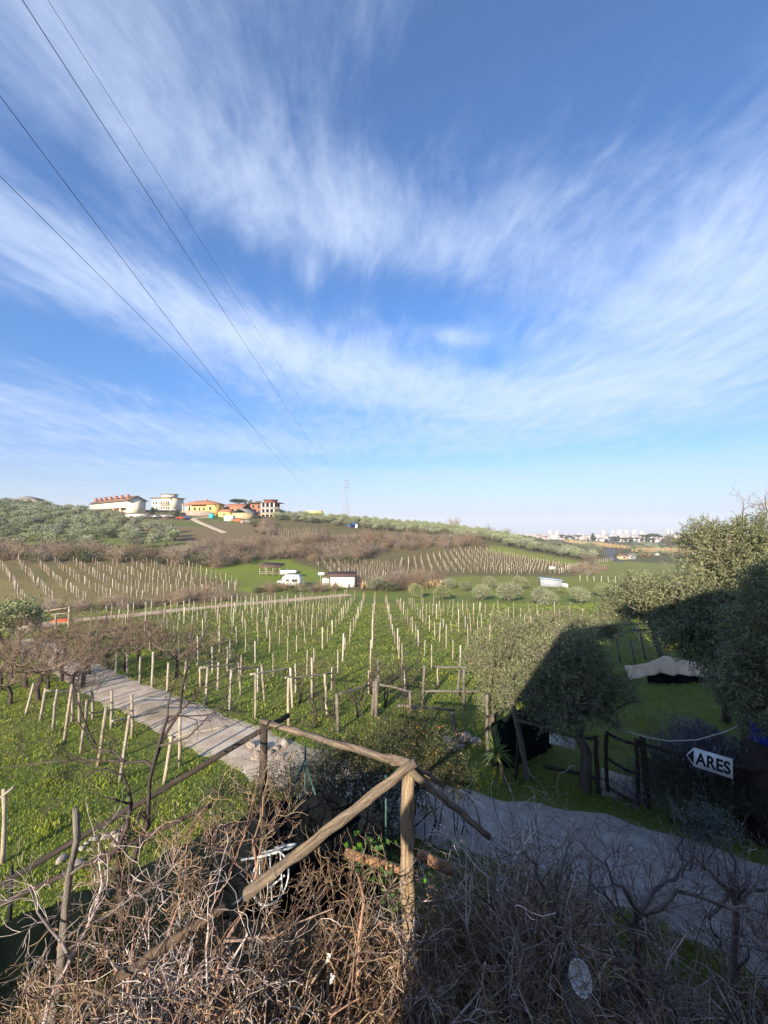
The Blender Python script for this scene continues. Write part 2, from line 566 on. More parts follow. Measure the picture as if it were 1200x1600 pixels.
# ------------------------------------------------------------------ terrain
ROWS = {
    0:   [(60, 948), (75, 916), (90, 893), (100, 884), (108, 868), (120, 847), (150, 815), (180, 796), (210, 785), (260, 792), (400, 806), (1000, 820), (6000, 824)],
    100: [(60, 945), (75, 918), (90, 895), (100, 883), (110, 866), (125, 845), (150, 825), (180, 808), (205, 799), (240, 795), (400, 806), (1000, 820), (6000, 824)],
    200: [(60, 944), (75, 920), (90, 897), (100, 883), (110, 866), (125, 846), (150, 829), (180, 812), (200, 799), (230, 795), (400, 806), (1000, 822), (6000, 824)],
    300: [(60, 943), (75, 922), (90, 901), (100, 886), (112, 868), (125, 852), (145, 836), (170, 820), (200, 806), (230, 799), (400, 808), (1000, 824), (6000, 824)],
    400: [(70, 934), (80, 919), (92, 904), (108, 885), (120, 870), (130, 859), (145, 846), (165, 831), (190, 816), (215, 806), (245, 800), (400, 808), (1000, 824), (6000, 824)],
    500: [(70, 935), (78, 929), (86, 918), (96, 908), (110, 893), (125, 878), (140, 863), (160, 846), (190, 827), (220, 814), (260, 807), (400, 812), (1000, 826), (6000, 824)],
    600: [(70, 935), (80, 927), (95, 913), (110, 901), (130, 884), (150, 867), (175, 846), (205, 830), (240, 819), (280, 813), (400, 820), (1000, 830), (6000, 824)],
    700: [(70, 935), (85, 924), (100, 911), (115, 898), (130, 884), (145, 870), (162, 855), (185, 843), (220, 832), (270, 824), (400, 828), (1000, 840), (6000, 834)],
    800: [(70, 935), (85, 924), (100, 912), (115, 901), (130, 889), (145, 878), (165, 864), (190, 853), (225, 845), (270, 839), (400, 839), (1000, 843), (2500, 840), (6000, 834)],
    900: [(70, 935), (85, 925), (100, 915), (120, 903), (140, 892), (165, 881), (190, 872), (225, 862), (270, 855), (400, 850), (600, 846), (1000, 846), (2500, 841), (6000, 834)],
    1000: [(70, 935), (85, 925), (100, 916), (120, 905), (140, 896), (165, 887), (190, 879), (225, 871), (270, 864), (400, 855), (600, 849), (1000, 847), (2500, 841), (6000, 834)],
    1100: [(70, 935), (85, 925), (100, 916), (120, 905), (140, 896), (165, 887), (190, 879), (225, 871), (270, 864), (400, 855), (600, 849), (1000, 847), (2500, 841), (6000, 834)],
}
_lnY = np.linspace(math.log(40), math.log(9000), 700)
_cols = np.array(sorted(ROWS))
_tab = []
for c in _cols:
    ys = np.array(ROWS[c], float)
    yy = np.concatenate([[40, 50], ys[:, 0]])
    pp = np.concatenate([[881 + 3780 / 40, 881 + 3780 / 50], ys[:, 1]])
    py = np.interp(_lnY, np.log(yy), pp)
    _tab.append((815 - py) / F - (-6.3 / np.exp(_lnY) - 0.11))
_tab = np.array(_tab)
_u = np.linspace(-200, 1400, 321)
_tab = np.array([np.interp(_u, _cols, _tab[:, j]) for j in range(_tab.shape[1])])     # lnY, u


def _blur(a, s, ax):
    k = np.exp(-0.5 * (np.arange(-3 * s, 3 * s + 1) / s) ** 2)
    k /= k.sum()
    pad = [(0, 0), (0, 0)]
    pad[ax] = (3 * s, 3 * s)
    return np.apply_along_axis(lambda v: np.convolve(v, k, 'valid'), ax, np.pad(a, pad, mode='edge'))


_tab = _blur(_blur(_tab, 5, 0), 9, 1)


def sstep(x, a, b):
    t = np.clip((x - a) / (b - a), 0, 1)
    return t * t * (3 - 2 * t)


def wav(X, Y, s, seed):
    rg = np.random.default_rng(seed)
    o = 0
    for i in range(5):
        a = rg.uniform(0, 6.28)
        k = s * rg.uniform(0.6, 1.9)
        o = o + np.sin((X * math.cos(a) + Y * math.sin(a)) * k + rg.uniform(0, 6.28) + 1.3 * np.sin((X * math.sin(a) - Y * math.cos(a)) * k * 0.7 + i))
    return o / 5


def ground(X, Y):
    X = np.asarray(X, float)
    Y = np.asarray(Y, float)
    Ys = np.maximum(Y, 0.5)
    px = 600 + F * X / np.maximum(Ys, 20)
    iu = np.clip((px + 200) / 1600 * 320, 0, 319.999)
    il = np.clip((np.log(np.maximum(Ys, 40)) - _lnY[0]) / (_lnY[-1] - _lnY[0]) * 699, 0, 698.999)
    a, b = il.astype(int), iu.astype(int)
    fa, fb = il - a, iu - b
    r = (_tab[a, b] * (1 - fa) * (1 - fb) + _tab[a + 1, b] * fa * (1 - fb) + _tab[a, b + 1] * (1 - fa) * fb + _tab[a + 1, b + 1] * fa * fb)
    Z = -0.11 * np.maximum(Y, -3) + np.maximum(Ys, 40) * r * (Ys > 40)
    # earth bank in front of the house, falling away to the drive on the right
    bank = (1 - sstep(Y, 4.4, 7.4)) * (1 - sstep(X, 1.6, 3.4)) * sstep(X, -4.4 + 0.25 * (Ys - 3), -2.2)
    Z = Z + 1.9 * bank
    Z = Z + 0.05 * wav(X, Y, 0.9, 3) * sstep(Ys, 3, 8) + 0.12 * wav(X, Y, 0.22, 5) * sstep(Ys, 8, 30) + 0.02 * wav(X, Y, 3.1, 8)
    Z = Z + sstep(Ys, 140, 300) * 0.5 * wav(X, Y, 0.06, 6)
    return Z


def gz(x, y):
    return float(ground(np.array([x]), np.array([y]))[0])


def G(px, Y):
    """ground point below photograph column px at distance Y"""
    x = (px - 600) / F * Y
    return np.array([x, Y, gz(x, Y)])


_march = np.exp(np.linspace(math.log(1.5), math.log(8000), 4000))


def GP(px, py):
    """first ground point seen through a photograph pixel"""
    ux, uz = ray(px, py)
    X = ux * _march
    d = (CAMZ + uz * _march) - ground(X, _march)
    i = np.argmax(d < 0) if (d < 0).any() else len(_march) - 1
    Y = _march[i]
    return np.array([ux * Y, Y, gz(ux * Y, Y)])


def P(px, py, Y):
    ux, uz = ray(px, py)
    return np.array([ux * Y, Y, CAMZ + uz * Y])


def inpoly(px, y, poly):
    n = len(poly)
    ins = np.zeros(px.shape, bool)
    j = n - 1
    for i in range(n):
        xi, yi = poly[i]
        xj, yj = poly[j]
        c = ((yi > y) != (yj > y)) & (px < (xj - xi) * (y - yi) / (yj - yi + 1e-12) + xi)
        ins ^= c
        j = i
    return ins


ZONES = [
    ([(-400, 9), (360, 14.5), (240, 17), (30, 34), (-400, 40)], (0.15, 0.185, 0.032)),            # grass left of path
    ([(-400, 40), (1600, 40), (1600, 78), (600, 78), (430, 70), (320, 60), (-400, 56)], (0.125, 0.160, 0.034)),
    ([(-400, 54), (330, 60), (430, 74), (330, 100), (0, 104), (-400, 104)], (0.175, 0.145, 0.060)),  # brown vineyard
    ([(-400, 100), (330, 100), (430, 118), (540, 124), (600, 150), (560, 165), (400, 132), (-400, 112)], (0.12, 0.095, 0.055)),
    ([(395, 76), (548, 83), (545, 97), (455, 124), (312, 108), (300, 98), (350, 86)], (0.18, 0.235, 0.036)),   # meadow with caravan
    ([(-400, 110), (190, 114), (300, 126), (240, 165), (100, 215), (-400, 230)], (0.13, 0.16, 0.05)),        # olive hill
    ([(200, 150), (300, 130), (470, 137), (420, 185), (150, 200)], (0.19, 0.14, 0.085)),                        # tan fields
    ([(215, 172), (330, 166), (330, 178), (215, 182)], (0.09, 0.14, 0.03)),
    ([(290, 188), (420, 186), (400, 204), (300, 204)], (0.08, 0.13, 0.03)),
    ([(540, 84), (640, 84), (640, 118), (560, 130), (520, 120)], (0.13, 0.105, 0.055)),
    ([(600, 120), (760, 168), (910, 156), (905, 132), (800, 116), (650, 118)], (0.125, 0.105, 0.05)),           # right vineyard
    ([(755, 164), (915, 152), (915, 172), (770, 186)], (0.22, 0.25, 0.05)),
    ([(640, 80), (1300, 80), (1300, 120), (900, 122), (640, 108)], (0.21, 0.225, 0.05)),
    ([(895, 124), (1300, 124), (1300, 185), (930, 190)], (0.21, 0.235, 0.065)),
    ([(-400, 232), (820, 232), (820, 500), (-400, 500)], (0.11, 0.115, 0.05)),
    ([(820, 190), (1500, 190), (1500, 9000), (820, 9000)], (0.115, 0.11, 0.055)),
    ([(900, 330), (985, 330), (985, 420), (900, 420)], (0.24, 0.17, 0.08)),
    ([(1000, 260), (1090, 260), (1090, 330), (1000, 330)], (0.24, 0.17, 0.08)),
]


def build_terrain():
    nv, nu = 620, 320
    v = np.linspace(math.asinh(-14 / 4), math.asinh(7500 / 4), nv)
    Yg = 4 * np.sinh(v)
    u = np.linspace(-1.75, 1.75, nu)
    W = np.sqrt(np.maximum(Yg, 0) ** 2 + 9 ** 2)
    X = u[None, :] * W[:, None]
    Y = np.repeat(Yg[:, None], nu, 1)
    Z = ground(X, Y)
    V = np.stack([X, Y, Z], -1).reshape(-1, 3)
    idx = np.arange(nv * nu).reshape(nv, nu)
    Fq = np.stack([idx[:-1, :-1], idx[:-1, 1:], idx[1:, 1:], idx[1:, :-1]], -1).reshape(-1, 4)
    m = bpy.data.materials.new('meadow ground')
    m.use_nodes = True
    T = NT(m.node_tree)
    out = T.n('ShaderNodeOutputMaterial')
    b = T.n('ShaderNodeBsdfPrincipled')
    b.inputs['Roughness'].default_value = 0.95
    b.inputs['Specular IOR Level'].default_value = 0.1
    at = T.n('ShaderNodeAttribute', attribute_name='cover')
    geo = T.n('ShaderNodeNewGeometry')
    pos = geo.outputs['Position']
    n1 = T.ss(T.noise(pos, 0.16, 5), 0.35, 0.68)
    n2 = T.ss(T.noise(pos, 1.7, 6, 0.65), 0.35, 0.7)
    n3 = T.ss(T.noise(pos, 14, 4, 0.7), 0.3, 0.7)
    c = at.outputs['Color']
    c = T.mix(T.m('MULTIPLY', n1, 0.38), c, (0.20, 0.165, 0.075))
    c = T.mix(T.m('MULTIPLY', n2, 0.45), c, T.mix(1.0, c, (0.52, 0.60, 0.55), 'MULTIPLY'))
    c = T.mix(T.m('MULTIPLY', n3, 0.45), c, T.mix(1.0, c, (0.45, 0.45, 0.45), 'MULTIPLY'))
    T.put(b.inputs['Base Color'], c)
    bp = T.n('ShaderNodeBump')
    bp.inputs['Strength'].default_value = 0.9
    bp.inputs['Distance'].default_value = 0.12
    T.put(bp.inputs['Height'], T.m('ADD', T.noise(pos, 2.2, 6, 0.7), T.m('MULTIPLY', T.noise(pos, 12, 4, 0.7), 0.35)))
    T.t.links.new(bp.outputs[0], b.inputs['Normal'])
    T.t.links.new(b.outputs[0], out.inputs[0])
    me = mesh_np('ground', V, Fq, m, True)
    px = 600 + F * X / np.maximum(Y, 1.0)
    jx = px + (4 + 300 / np.maximum(Y, 8)) * wav(X, Y, 0.35, 21)
    jy = Y * (1 + 0.02 * wav(X, Y, 0.5, 22))
    C = np.empty(X.shape + (4,), np.float32)
    C[...] = (0.125, 0.165, 0.032, 1)
    far = Y > 84
    C[far] = (0.13, 0.11, 0.055, 1)
    for poly, rgb in ZONES:
        C[inpoly(jx, jy, poly)] = rgb + (1,)
    # bare earth, its tone darkened for the shade among the twigs: bank under the shrubs, the strip under the right-hand trees
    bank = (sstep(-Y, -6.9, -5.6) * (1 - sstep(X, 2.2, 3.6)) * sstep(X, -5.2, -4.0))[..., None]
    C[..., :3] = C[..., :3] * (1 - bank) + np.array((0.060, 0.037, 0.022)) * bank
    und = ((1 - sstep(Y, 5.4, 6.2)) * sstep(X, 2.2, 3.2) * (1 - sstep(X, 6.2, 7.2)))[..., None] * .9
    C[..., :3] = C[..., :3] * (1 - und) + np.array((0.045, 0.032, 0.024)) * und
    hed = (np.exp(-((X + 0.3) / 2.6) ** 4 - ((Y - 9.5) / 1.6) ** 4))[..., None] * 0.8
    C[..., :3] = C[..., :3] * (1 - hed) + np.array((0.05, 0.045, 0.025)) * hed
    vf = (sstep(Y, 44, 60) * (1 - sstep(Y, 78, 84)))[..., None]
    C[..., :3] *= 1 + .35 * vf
    # soft edges
    for _ in range(2):
        C[1:-1, 1:-1] = (C[:-2, 1:-1] + C[2:, 1:-1] + C[1:-1, :-2] + C[1:-1, 2:] + 2 * C[1:-1, 1:-1]) / 6
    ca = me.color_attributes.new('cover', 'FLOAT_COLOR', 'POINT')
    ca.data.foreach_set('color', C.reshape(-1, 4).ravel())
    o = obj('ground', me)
    tag(o, 'grassy valley ground of vineyards, meadows and fields', None, None, 'structure')
    return o


build_terrain()


def ribbon(name, pts, width, mat_, label, lift=0.035, n=160, kind='structure', edge=0.25, across=7):
    """a strip laid on the ground along plan points"""
    pts = np.array(pts, float)
    t = np.concatenate([[0], np.cumsum(np.linalg.norm(np.diff(pts, axis=0), axis=1))])
    s = np.linspace(0, t[-1], n)
    x, y = np.interp(s, t, pts[:, 0]), np.interp(s, t, pts[:, 1])
    k = np.exp(-0.5 * (np.arange(-9, 10) / 4.0) ** 2)
    k /= k.sum()
    x = np.convolve(np.pad(x, 9, mode='reflect', reflect_type='odd'), k, 'valid')
    y = np.convolve(np.pad(y, 9, mode='reflect', reflect_type='odd'), k, 'valid')
    tx, ty = np.gradient(x), np.gradient(y)
    l = np.hypot(tx, ty)
    nx, ny = -ty / l, tx / l
    V = []
    w = width if np.ndim(width) else np.full(len(pts), width)
    wi = np.interp(s, t, w)
    for j in range(across):
        q = (j / (across - 1) - 0.5) * wi
        if j in (0, across - 1):
            q = q * (1 + edge * np.sin(s * 1.7 + j) * 0.3 + edge * np.sin(s * 4.1 + 2 * j) * 0.3)
        xx, yy = x + nx * q, y + ny * q
        V.append(np.stack([xx, yy, ground(xx, yy) + (lift if 0 < j < across - 1 else -0.02)], -1))
    V = np.array(V)
    idx = np.arange(across * n).reshape(across, n)
    Fq = np.stack([idx[:-1, :-1], idx[:-1, 1:], idx[1:, 1:], idx[1:, :-1]], -1).reshape(-1, 4)[:, ::-1]
    o = obj(name, mesh_np(name, V.reshape(-1, 3), Fq, mat_, True))
    tag(o, label, None, None, kind)
    return o


M_PATH = mat('pale gravel path', (0.52, 0.44, 0.35), (0.33, 0.26, 0.19), 1.1, 0.95, 0.7, 18, c3=(0.24, 0.19, 0.12), detail=9)
M_TRACK = mat('sandy dirt track', (0.50, 0.37, 0.25), (0.40, 0.29, 0.19), 0.5, 0.95, 0.5, 8, detail=6)
M_DRIVE = mat('grey gravel drive', (0.38, 0.36, 0.34), (0.25, 0.235, 0.22), 2.5, 0.95, 0.8, 30, detail=8)
M_ASPH = mat('asphalt', (0.10, 0.10, 0.105), (0.075, 0.075, 0.08), 0.3, 0.9)
path_px = [(35, 1000), (110, 1038), (190, 1083), (262, 1110), (320, 1140), (390, 1165)]
path_pts = [GP(*p)[:2] for p in path_px]
ribbon('gravel_path', path_pts + [(-2.6, 11.9), (0.2, 10.6)], 2.7, M_PATH, 'pale gravel path running down past the vineyard')
ribbon('driveway', [(0.15, 10.62), (2.4, 9.6), (4.2, 8.9), (5.8, 8.1), (7.2, 6.8), (8.2, 5.2), (8.8, 3.2), (9.0, 0)], [2.6, 2.6, 2.8, 3.2, 3.6, 4, 4, 4], M_DRIVE, 'grey gravel drive in the shade of the house', lift=0.055)
track_pts = [GP(*p)[:2] for p in [(30, 985), (95, 971), (200, 962), (300, 951), (400, 942), (480, 935), (545, 929)]]
ribbon('dirt_track', track_pts, [3.0, 2.8, 3, 3, 3.2, 3.4, 3], M_TRACK, 'sandy dirt track between the two vineyards', lift=0.07)
ribbon('hill_lane', [G(330, 200)[:2], G(300, 190)[:2], G(318, 176)[:2], G(335, 166)[:2], G(352, 157)[:2]], 2.8, M_PATH, 'pale concrete lane coming down from the houses', lift=0.12)
ribbon('country_road', [G(962, 186)[:2], G(957, 205)[:2], G(954, 230)[:2], G(953, 262)[:2], G(954, 300)[:2]], [6.5, 6, 6, 6, 6], M_ASPH, 'grey country road running away through the valley', lift=0.15)
# ------------------------------------------------------------------ the house the picture is taken from (behind the camera)
def build_home():
    t = empty('farmhouse', (6, -6, 0), 0, 'rendered farmhouse with the balcony, casting its shadow over the drive', 'house')
    prof = [(-8.0, -0.8), (-8.0, 5.4), (-5.8, 8.6), (-1.5, 9.5), (9, 9.5), (9, -0.8)]
    M_R = mat('ochre render', (0.55, 0.42, 0.28), (0.48, 0.36, 0.24), 2, 0.9, 0.2, 20)
    MB().prism(prof, -6, 4.6).build('wall', M_R, t)
    MB().prism([(-8.2, 5.32), (-5.85, 8.85), (-1.5, 9.75), (9.2, 9.75), (9.2, 9.55), (-1.5, 9.53), (-5.8, 8.63), (-8.04, 5.4)][::-1], -6.2, 4.9).build('roof', mat('terracotta tile', (0.42, 0.17, 0.09), (0.32, 0.13, 0.07), 3, 0.9, 0.3, 16), t)
    MB().box(-7.4, 4, 4.6, 6.35, 4.45, 4.62).build('balcony_slab', M_CONC, t)


build_home()


# ------------------------------------------------------------------ vineyard stakes
def stake_mesh(h, r, k=5, square=False, rg=None):
    mb = MB()
    if square:
        mb.box(-r, r, -r * 0.8, r * 0.8, -0.3, h)
    else:
        n = 4
        z = np.linspace(-0.3, h, n)
        pts = np.stack([rg.normal(0, r * 0.25, n), rg.normal(0, r * 0.25, n), z], -1)
        mb.tube(pts, np.linspace(r * 1.1, r * 0.85, n), k)
    return mb


RG = np.random.default_rng(11)
STAKES = [stake_mesh(1.0, 0.042, 6, rg=RG).mesh('stake', M_POST) for _ in range(4)] + [stake_mesh(1.0, 0.042, square=True).mesh('stake', M_CONC) for _ in range(2)]


def vine_lines(rg, h=1.25):
    out = []
    th = h * rg.uniform(0.55, 0.75)
    pts = np.array([[0, 0, -0.05], [rg.normal(0, .06), rg.normal(0, .06), th * .4], [rg.normal(0, .1), rg.normal(0, .1), th * .75], [rg.normal(0, .08), rg.normal(0, .12), th]])
    out.append((pts, np.array([.035, .03, .026, .022])))
    for s in (-1, 1):
        grow(pts[-1], (rg.normal(0, .2), s, 0.35), rg.uniform(0.5, 0.9), 0.012, 1, rg, out, nseg=3, wob=0.25, up=0.1, kids=(2, 3), rmin=0.004)
    return out


M_VINE = mat('vine bark', (0.17, 0.115, 0.08), (0.09, 0.065, 0.05), 3, 0.95, island=0.3)
VINES = []
for i in range(5):
    V, Fq = twigs_geo(vine_lines(np.random.default_rng(100 + i)), 4)
    VINES.append(mesh_np('vine', V, Fq, M_VINE))


def bake_copy(me, M, acc):
    n = len(me.vertices)
    co = np.empty(n * 3, np.float32)
    me.vertices.foreach_get('co', co)
    co = co.reshape(-1, 3) @ np.array(M.to_3x3()).T + np.array(M.translation)
    acc.setdefault('v', []).append(co)
    for p in me.polygons:
        acc.setdefault(len(p.vertices), []).append(np.array(p.vertices) + acc.get('n', 0))
    acc['n'] = acc.get('n', 0) + n


def acc_obj(name, acc, m, label, cat=None):
    fl = [np.array(v) for k, v in acc.items() if isinstance(k, int)]
    o = obj(name, mesh_np(name, np.concatenate(acc['v']), fl, m))
    return tag(o, label, cat, None, 'stuff')


def path_dist(x, y, pts):
    d = 1e9
    for a, b in zip(pts[:-1], pts[1:]):
        a, b = np.array(a[:2]), np.array(b[:2])
        t = np.clip(np.dot(np.array([x, y]) - a, b - a) / np.dot(b - a, b - a), 0, 1)
        d = min(d, np.linalg.norm(np.array([x, y]) - a - t * (b - a)))
    return d


track_np = np.array(track_pts)


def main_vineyard():
    rg = np.random.default_rng(5)
    spots = []
    for i in range(-24, 22):
        x0 = -0.45 + i * 1.8
        y = 18.5 + abs(rg.normal(0, .4)) + (1.5 if x0 > 3 else 0)
        while y < 80:
            x = x0 - 0.0167 * y + rg.normal(0, 0.05)
            px = 600 + F * x / y
            ytr = np.interp(x, track_np[:, 0], track_np[:, 1]) if x < track_np[-1, 0] else np.interp(x, [-7, 0, 10, 20, 30], [77, 69, 60, 51, 45])
            ok = -40 < px < 1080 and y < ytr - 2.8
            # west edge is the path
            xp = np.interp(y, [14, 18, 27, 36, 42], [-5.5, -9.5, -18, -30, -37])
            ok = ok and x > xp + 2.4
            # the fruit-tree corner next to the path, the pens on the right
            ok = ok and not (x > 4.5 and y < 24) and not (x > 11 and y < 30)
            if ok:
                spots.append((x, y))
            y += rg.uniform(2.5, 3.5)
    spots.sort(key=lambda p: math.hypot(*p))
    acc = {}
    nv = 0
    vacc = {}
    for j, (x, y) in enumerate(spots):
        z = gz(x, y)
        h = rg.uniform(1.2, 1.8) if rg.random() < 0.75 else rg.uniform(0.8, 1.2)
        me = STAKES[rg.integers(0, 6)]
        rot = (rg.normal(0, 0.035), rg.normal(0, 0.035), rg.uniform(0, 6.28))
        if j < 300:
            o = obj('vineyard_stake', me, None, (x, y, z), rot)
            o.scale = (rg.uniform(.65, 1.05),) * 2 + (h,)
            sq = me in STAKES[4:]
            lb = ('short ' if h < 1.2 else '') + ('square concrete stake' if sq else 'round wooden stake') + ' in the rows of the green vineyard beside the path'
            tag(o, lb, 'stake', ('short ' if h < 1.2 else '') + ('concrete' if sq else 'wooden') + ' stakes of the green vineyard')
        else:
            M = Matrix.LocRotScale(Vector((x, y, z)), Matrix.Rotation(rot[2], 3, 'Z').to_quaternion(), Vector((1.15, 1.15, h)))
            bake_copy(me, M, acc)
        if rg.random() < 0.8:
            vx, vy = x + rg.normal(0, .05), y + rg.uniform(0.2, 1.2)
            if nv < 170 and y < 60:
                o = obj('grape_vine', VINES[rg.integers(0, 5)], None, (vx, vy, gz(vx, vy)), (0, 0, rg.uniform(-.4, .4) + (math.pi if rg.random() < .5 else 0)))
                o.scale = (1, 1, rg.uniform(.8, 1.15))
                tag(o, 'bare brown grape vine growing beside a stake of the green vineyard', 'vine', 'bare vines of the green vineyard')
                nv += 1
            else:
                M = Matrix.LocRotScale(Vector((vx, vy, gz(vx, vy))), Matrix.Rotation(rg.uniform(-.4, .4), 3, 'Z').to_quaternion(), Vector((1, 1, 1)))
                bake_copy(VINES[rg.integers(0, 5)], M, vacc)
    acc_obj('far_vineyard_stakes', acc, M_POST, 'pale stakes at the far end of the green vineyard rows')
    if vacc:
        acc_obj('far_grape_vines', vacc, M_VINE, 'bare vines at the far end of the green vineyard rows')


main_vineyard()


def grid_vineyard(name, origin, d1, n1, s1, d2, n2, s2, ok, label, group, cap, hh=(1.5, 1.9), seed=1, rad=1.5, cane=None):
    rg = np.random.default_rng(seed)
    sp = []
    for i in range(n1):
        for j in range(n2):
            p = np.array(origin) + np.array(d1) * i * s1 + np.array(d2) * (j * s2 + rg.normal(0, .25)) + rg.normal(0, .12, 2)
            px = 600 + F * p[0] / p[1]
            if ok(px, p[1]):
                sp.append(p)
    sp.sort(key=lambda q: math.hypot(*q))
    acc, vac = {}, {}
    for j, p in enumerate(sp):
        z = gz(*p)
        h = rg.uniform(*hh)
        me = STAKES[rg.integers(0, 6)]
        if j < cap:
            o = obj(name, me, None, (p[0], p[1], z), (rg.normal(0, .04), rg.normal(0, .04), rg.uniform(0, 6)))
            o.scale = (rad, rad, h)
            tag(o, label, 'stake', group)
        else:
            bake_copy(me, Matrix.LocRotScale(Vector((p[0], p[1], z)), None, Vector((rad, rad, h))), acc)
        for _ in range(2 if cane else 0):
            q = p + np.array(d2) * rg.uniform(0, s2) + rg.normal(0, .1, 2)
            bake_copy(VINES[rg.integers(0, 5)], Matrix.LocRotScale(Vector((q[0], q[1], gz(*q))), Matrix.Rotation(rg.uniform(0, 6), 3, 'Z').to_quaternion(), Vector((1.2, 1.2, 1.1))), vac)
    if acc:
        acc_obj('more_' + name + 's', acc, M_POST, label + ', the farther ones')
    if vac:
        acc_obj(name.split('_')[0] + '_bare_vines', vac, M_BRUSH, cane)


s2 = math.sqrt(.5)
# brown vineyard beyond the track
grid_vineyard('brown_vineyard_stake', (-104, 104), (0.62, 0.78), 40, 3.3, (0.74, -0.67), 30, 2.6,
              lambda px, Y: inpoly(np.array([px]), np.array([Y]), [(-60, 60), (300, 64), (395, 74), (360, 90), (318, 99), (290, 102), (-60, 104)])[0],
              'pale stake in the brown vineyard beyond the dirt track', 'stakes of the brown vineyard', 150, seed=3, rad=1.7, cane='bare brown vines of the vineyard beyond the dirt track')
# vineyard on the slope to the right of the brush
grid_vineyard('slope_vineyard_stake', (0, 108), (1, 0.0), 34, 2.4, (0.05, 0.998), 24, 3.0,
              lambda px, Y: inpoly(np.array([px]), np.array([Y]), [(612, 133), (640, 120), (800, 118), (895, 133), (895, 150), (752, 168), (690, 152)])[0],
              'pale stake in the vineyard on the slope behind the round olive trees', 'stakes of the slope vineyard', 120, seed=4, rad=1.6, cane='bare vines of the vineyard on the slope')
# overgrown patch between the white shed and the slope vineyard
grid_vineyard('overgrown_stake', (-22, 84), (1, 0.1), 18, 2.4, (-0.3, 0.95), 18, 3.4,
              lambda px, Y: inpoly(np.array([px]), np.array([Y]), [(520, 102), (560, 92), (640, 96), (650, 118), (600, 132), (480, 128)])[0],
              'pale stake in the overgrown brown patch right of the white shed', 'stakes of the overgrown patch', 40, seed=6, rad=1.5, cane='bare overgrown vines right of the white shed')
# hillside vineyard below the ridge olives
grid_vineyard('hillside_stake', (-70, 165), (0.9, 0.43), 16, 3.0, (0.5, -0.86), 16, 3.4,
              lambda px, Y: inpoly(np.array([px]), np.array([Y]), [(395, 165), (420, 200), (520, 190), (505, 150), (450, 150)])[0],
              'pale stake in the hillside vineyard below the brick house', 'stakes of the hillside vineyard', 60, seed=7, rad=1.5, cane='bare vines below the brick house')
# fence line of posts along the right-hand meadow
for i in range(16):
    px = 905 + i * 11
    Yv = 112 - i * 0.9
    p = G(px, Yv)
    o = obj('meadow_fence_post', STAKES[4 + i % 2], None, p, (RG.normal(0, .04), RG.normal(0, .04), 0))
    o.scale = (1.7, 1.7, RG.uniform(1.5, 1.9))
    tag(o, 'pale fence post along the near edge of the right-hand meadow', 'fence post', 'fence posts along the meadow')
for i in range(26):
    t = i / 25
    p = G(873 + t * 82, 128 + t * 58)
    o = obj('lane_fence_post', STAKES[4 + i % 2], None, p, (RG.normal(0, .04), RG.normal(0, .04), 0))
    o.scale = (1.6, 1.6, RG.uniform(1.6, 2.0))
    tag(o, 'pale post in the line leading to the country road', 'fence post', 'posts leading to the road')


# trellis frames next to the path: two posts and a bar
def post_between(mb, a, b, r0, r1, k=7, n=4, rg=RG, wob=0.012):
    a, b = np.asarray(a, float), np.asarray(b, float)
    t = np.linspace(0, 1, n)[:, None]
    pts = a + (b - a) * t
    pts[1:-1] += rg.normal(0, wob, (n - 2, 3))
    mb.tube(pts, np.linspace(r0, r1, n) * rg.uniform(.94, 1.06, n), k)
    return mb


def fr(name, posts, bars, label, cat, group, mt, r=0.06, rb=0.04):
    """posts: (base px, base py, top px, top py); bars: (px,py,px,py, i, j) at the depth of posts i, j"""
    b0 = GP(posts[0][0], posts[0][1])
    t = empty(name, b0, 0, label, cat, group)
    Ys = []
    o = Vector(b0)
    for (bx, by, tx, ty) in posts:
        b = GP(bx, by)
        Ys.append(b[1])
        a = b - np.array(o)
        tp = P(tx, ty, b[1]) - np.array(o)
        post_between(MB(), a - np.array([0, 0, .15]), tp, r, r * .85).build('post', mt, t, True)
    for (x0, y0, x1, y1, i, j) in bars:
        a, b = P(x0, y0, Ys[i]) - np.array(o), P(x1, y1, Ys[j]) - np.array(o)
        post_between(MB(), a + np.array([0, 0, r * .3]), b + np.array([0, 0, r * .3]), rb, rb * .85, n=6).build('crossbar', mt, t, True)
    return t


def z4(x, y): return (x / 2.667, 940 + y / 2.667)
def z6(x, y): return (300 + x / 5.4545, 1000 + y / 5.4545)


def pq(f, *v):
    return f(v[0], v[1]) + f(v[2], v[3])


L1 = 'trellis frame of pale posts and a bar on the vineyard side of the path'
g1 = 'trellis frames along the vineyard side of the path'
vposts = [((105, 560, 135, 238), (220, 430, 226, 185), (75, 240, 390, 208)),
          ((320, 605, 336, 255), (418, 470, 395, 190), (298, 262, 590, 228)),
          ((540, 670, 543, 285), (622, 525, 592, 210), (498, 297, 830, 252)),
          ((825, 755, 824, 320), (860, 580, 838, 235), (800, 325, 835, 318)),
          ((1155, 640, 1130, 290), (1025, 500, 1020, 150), (870, 328, 1195, 288))]
for a, b, c in vposts:
    fr('trellis_frame', [pq(z6, *a), pq(z6, *b)], [pq(z6, *c) + (0, 1)], L1, 'trellis', g1, M_POST, 0.06, 0.042)
fr('trellis_frame', [z6(75, 395) + z6(62, 230), z6(300, 250) + z6(302, 60)], [z6(40, 207) + z6(230, 195) + (0, 1)], L1, 'trellis', g1, M_POST, 0.06, 0.035)
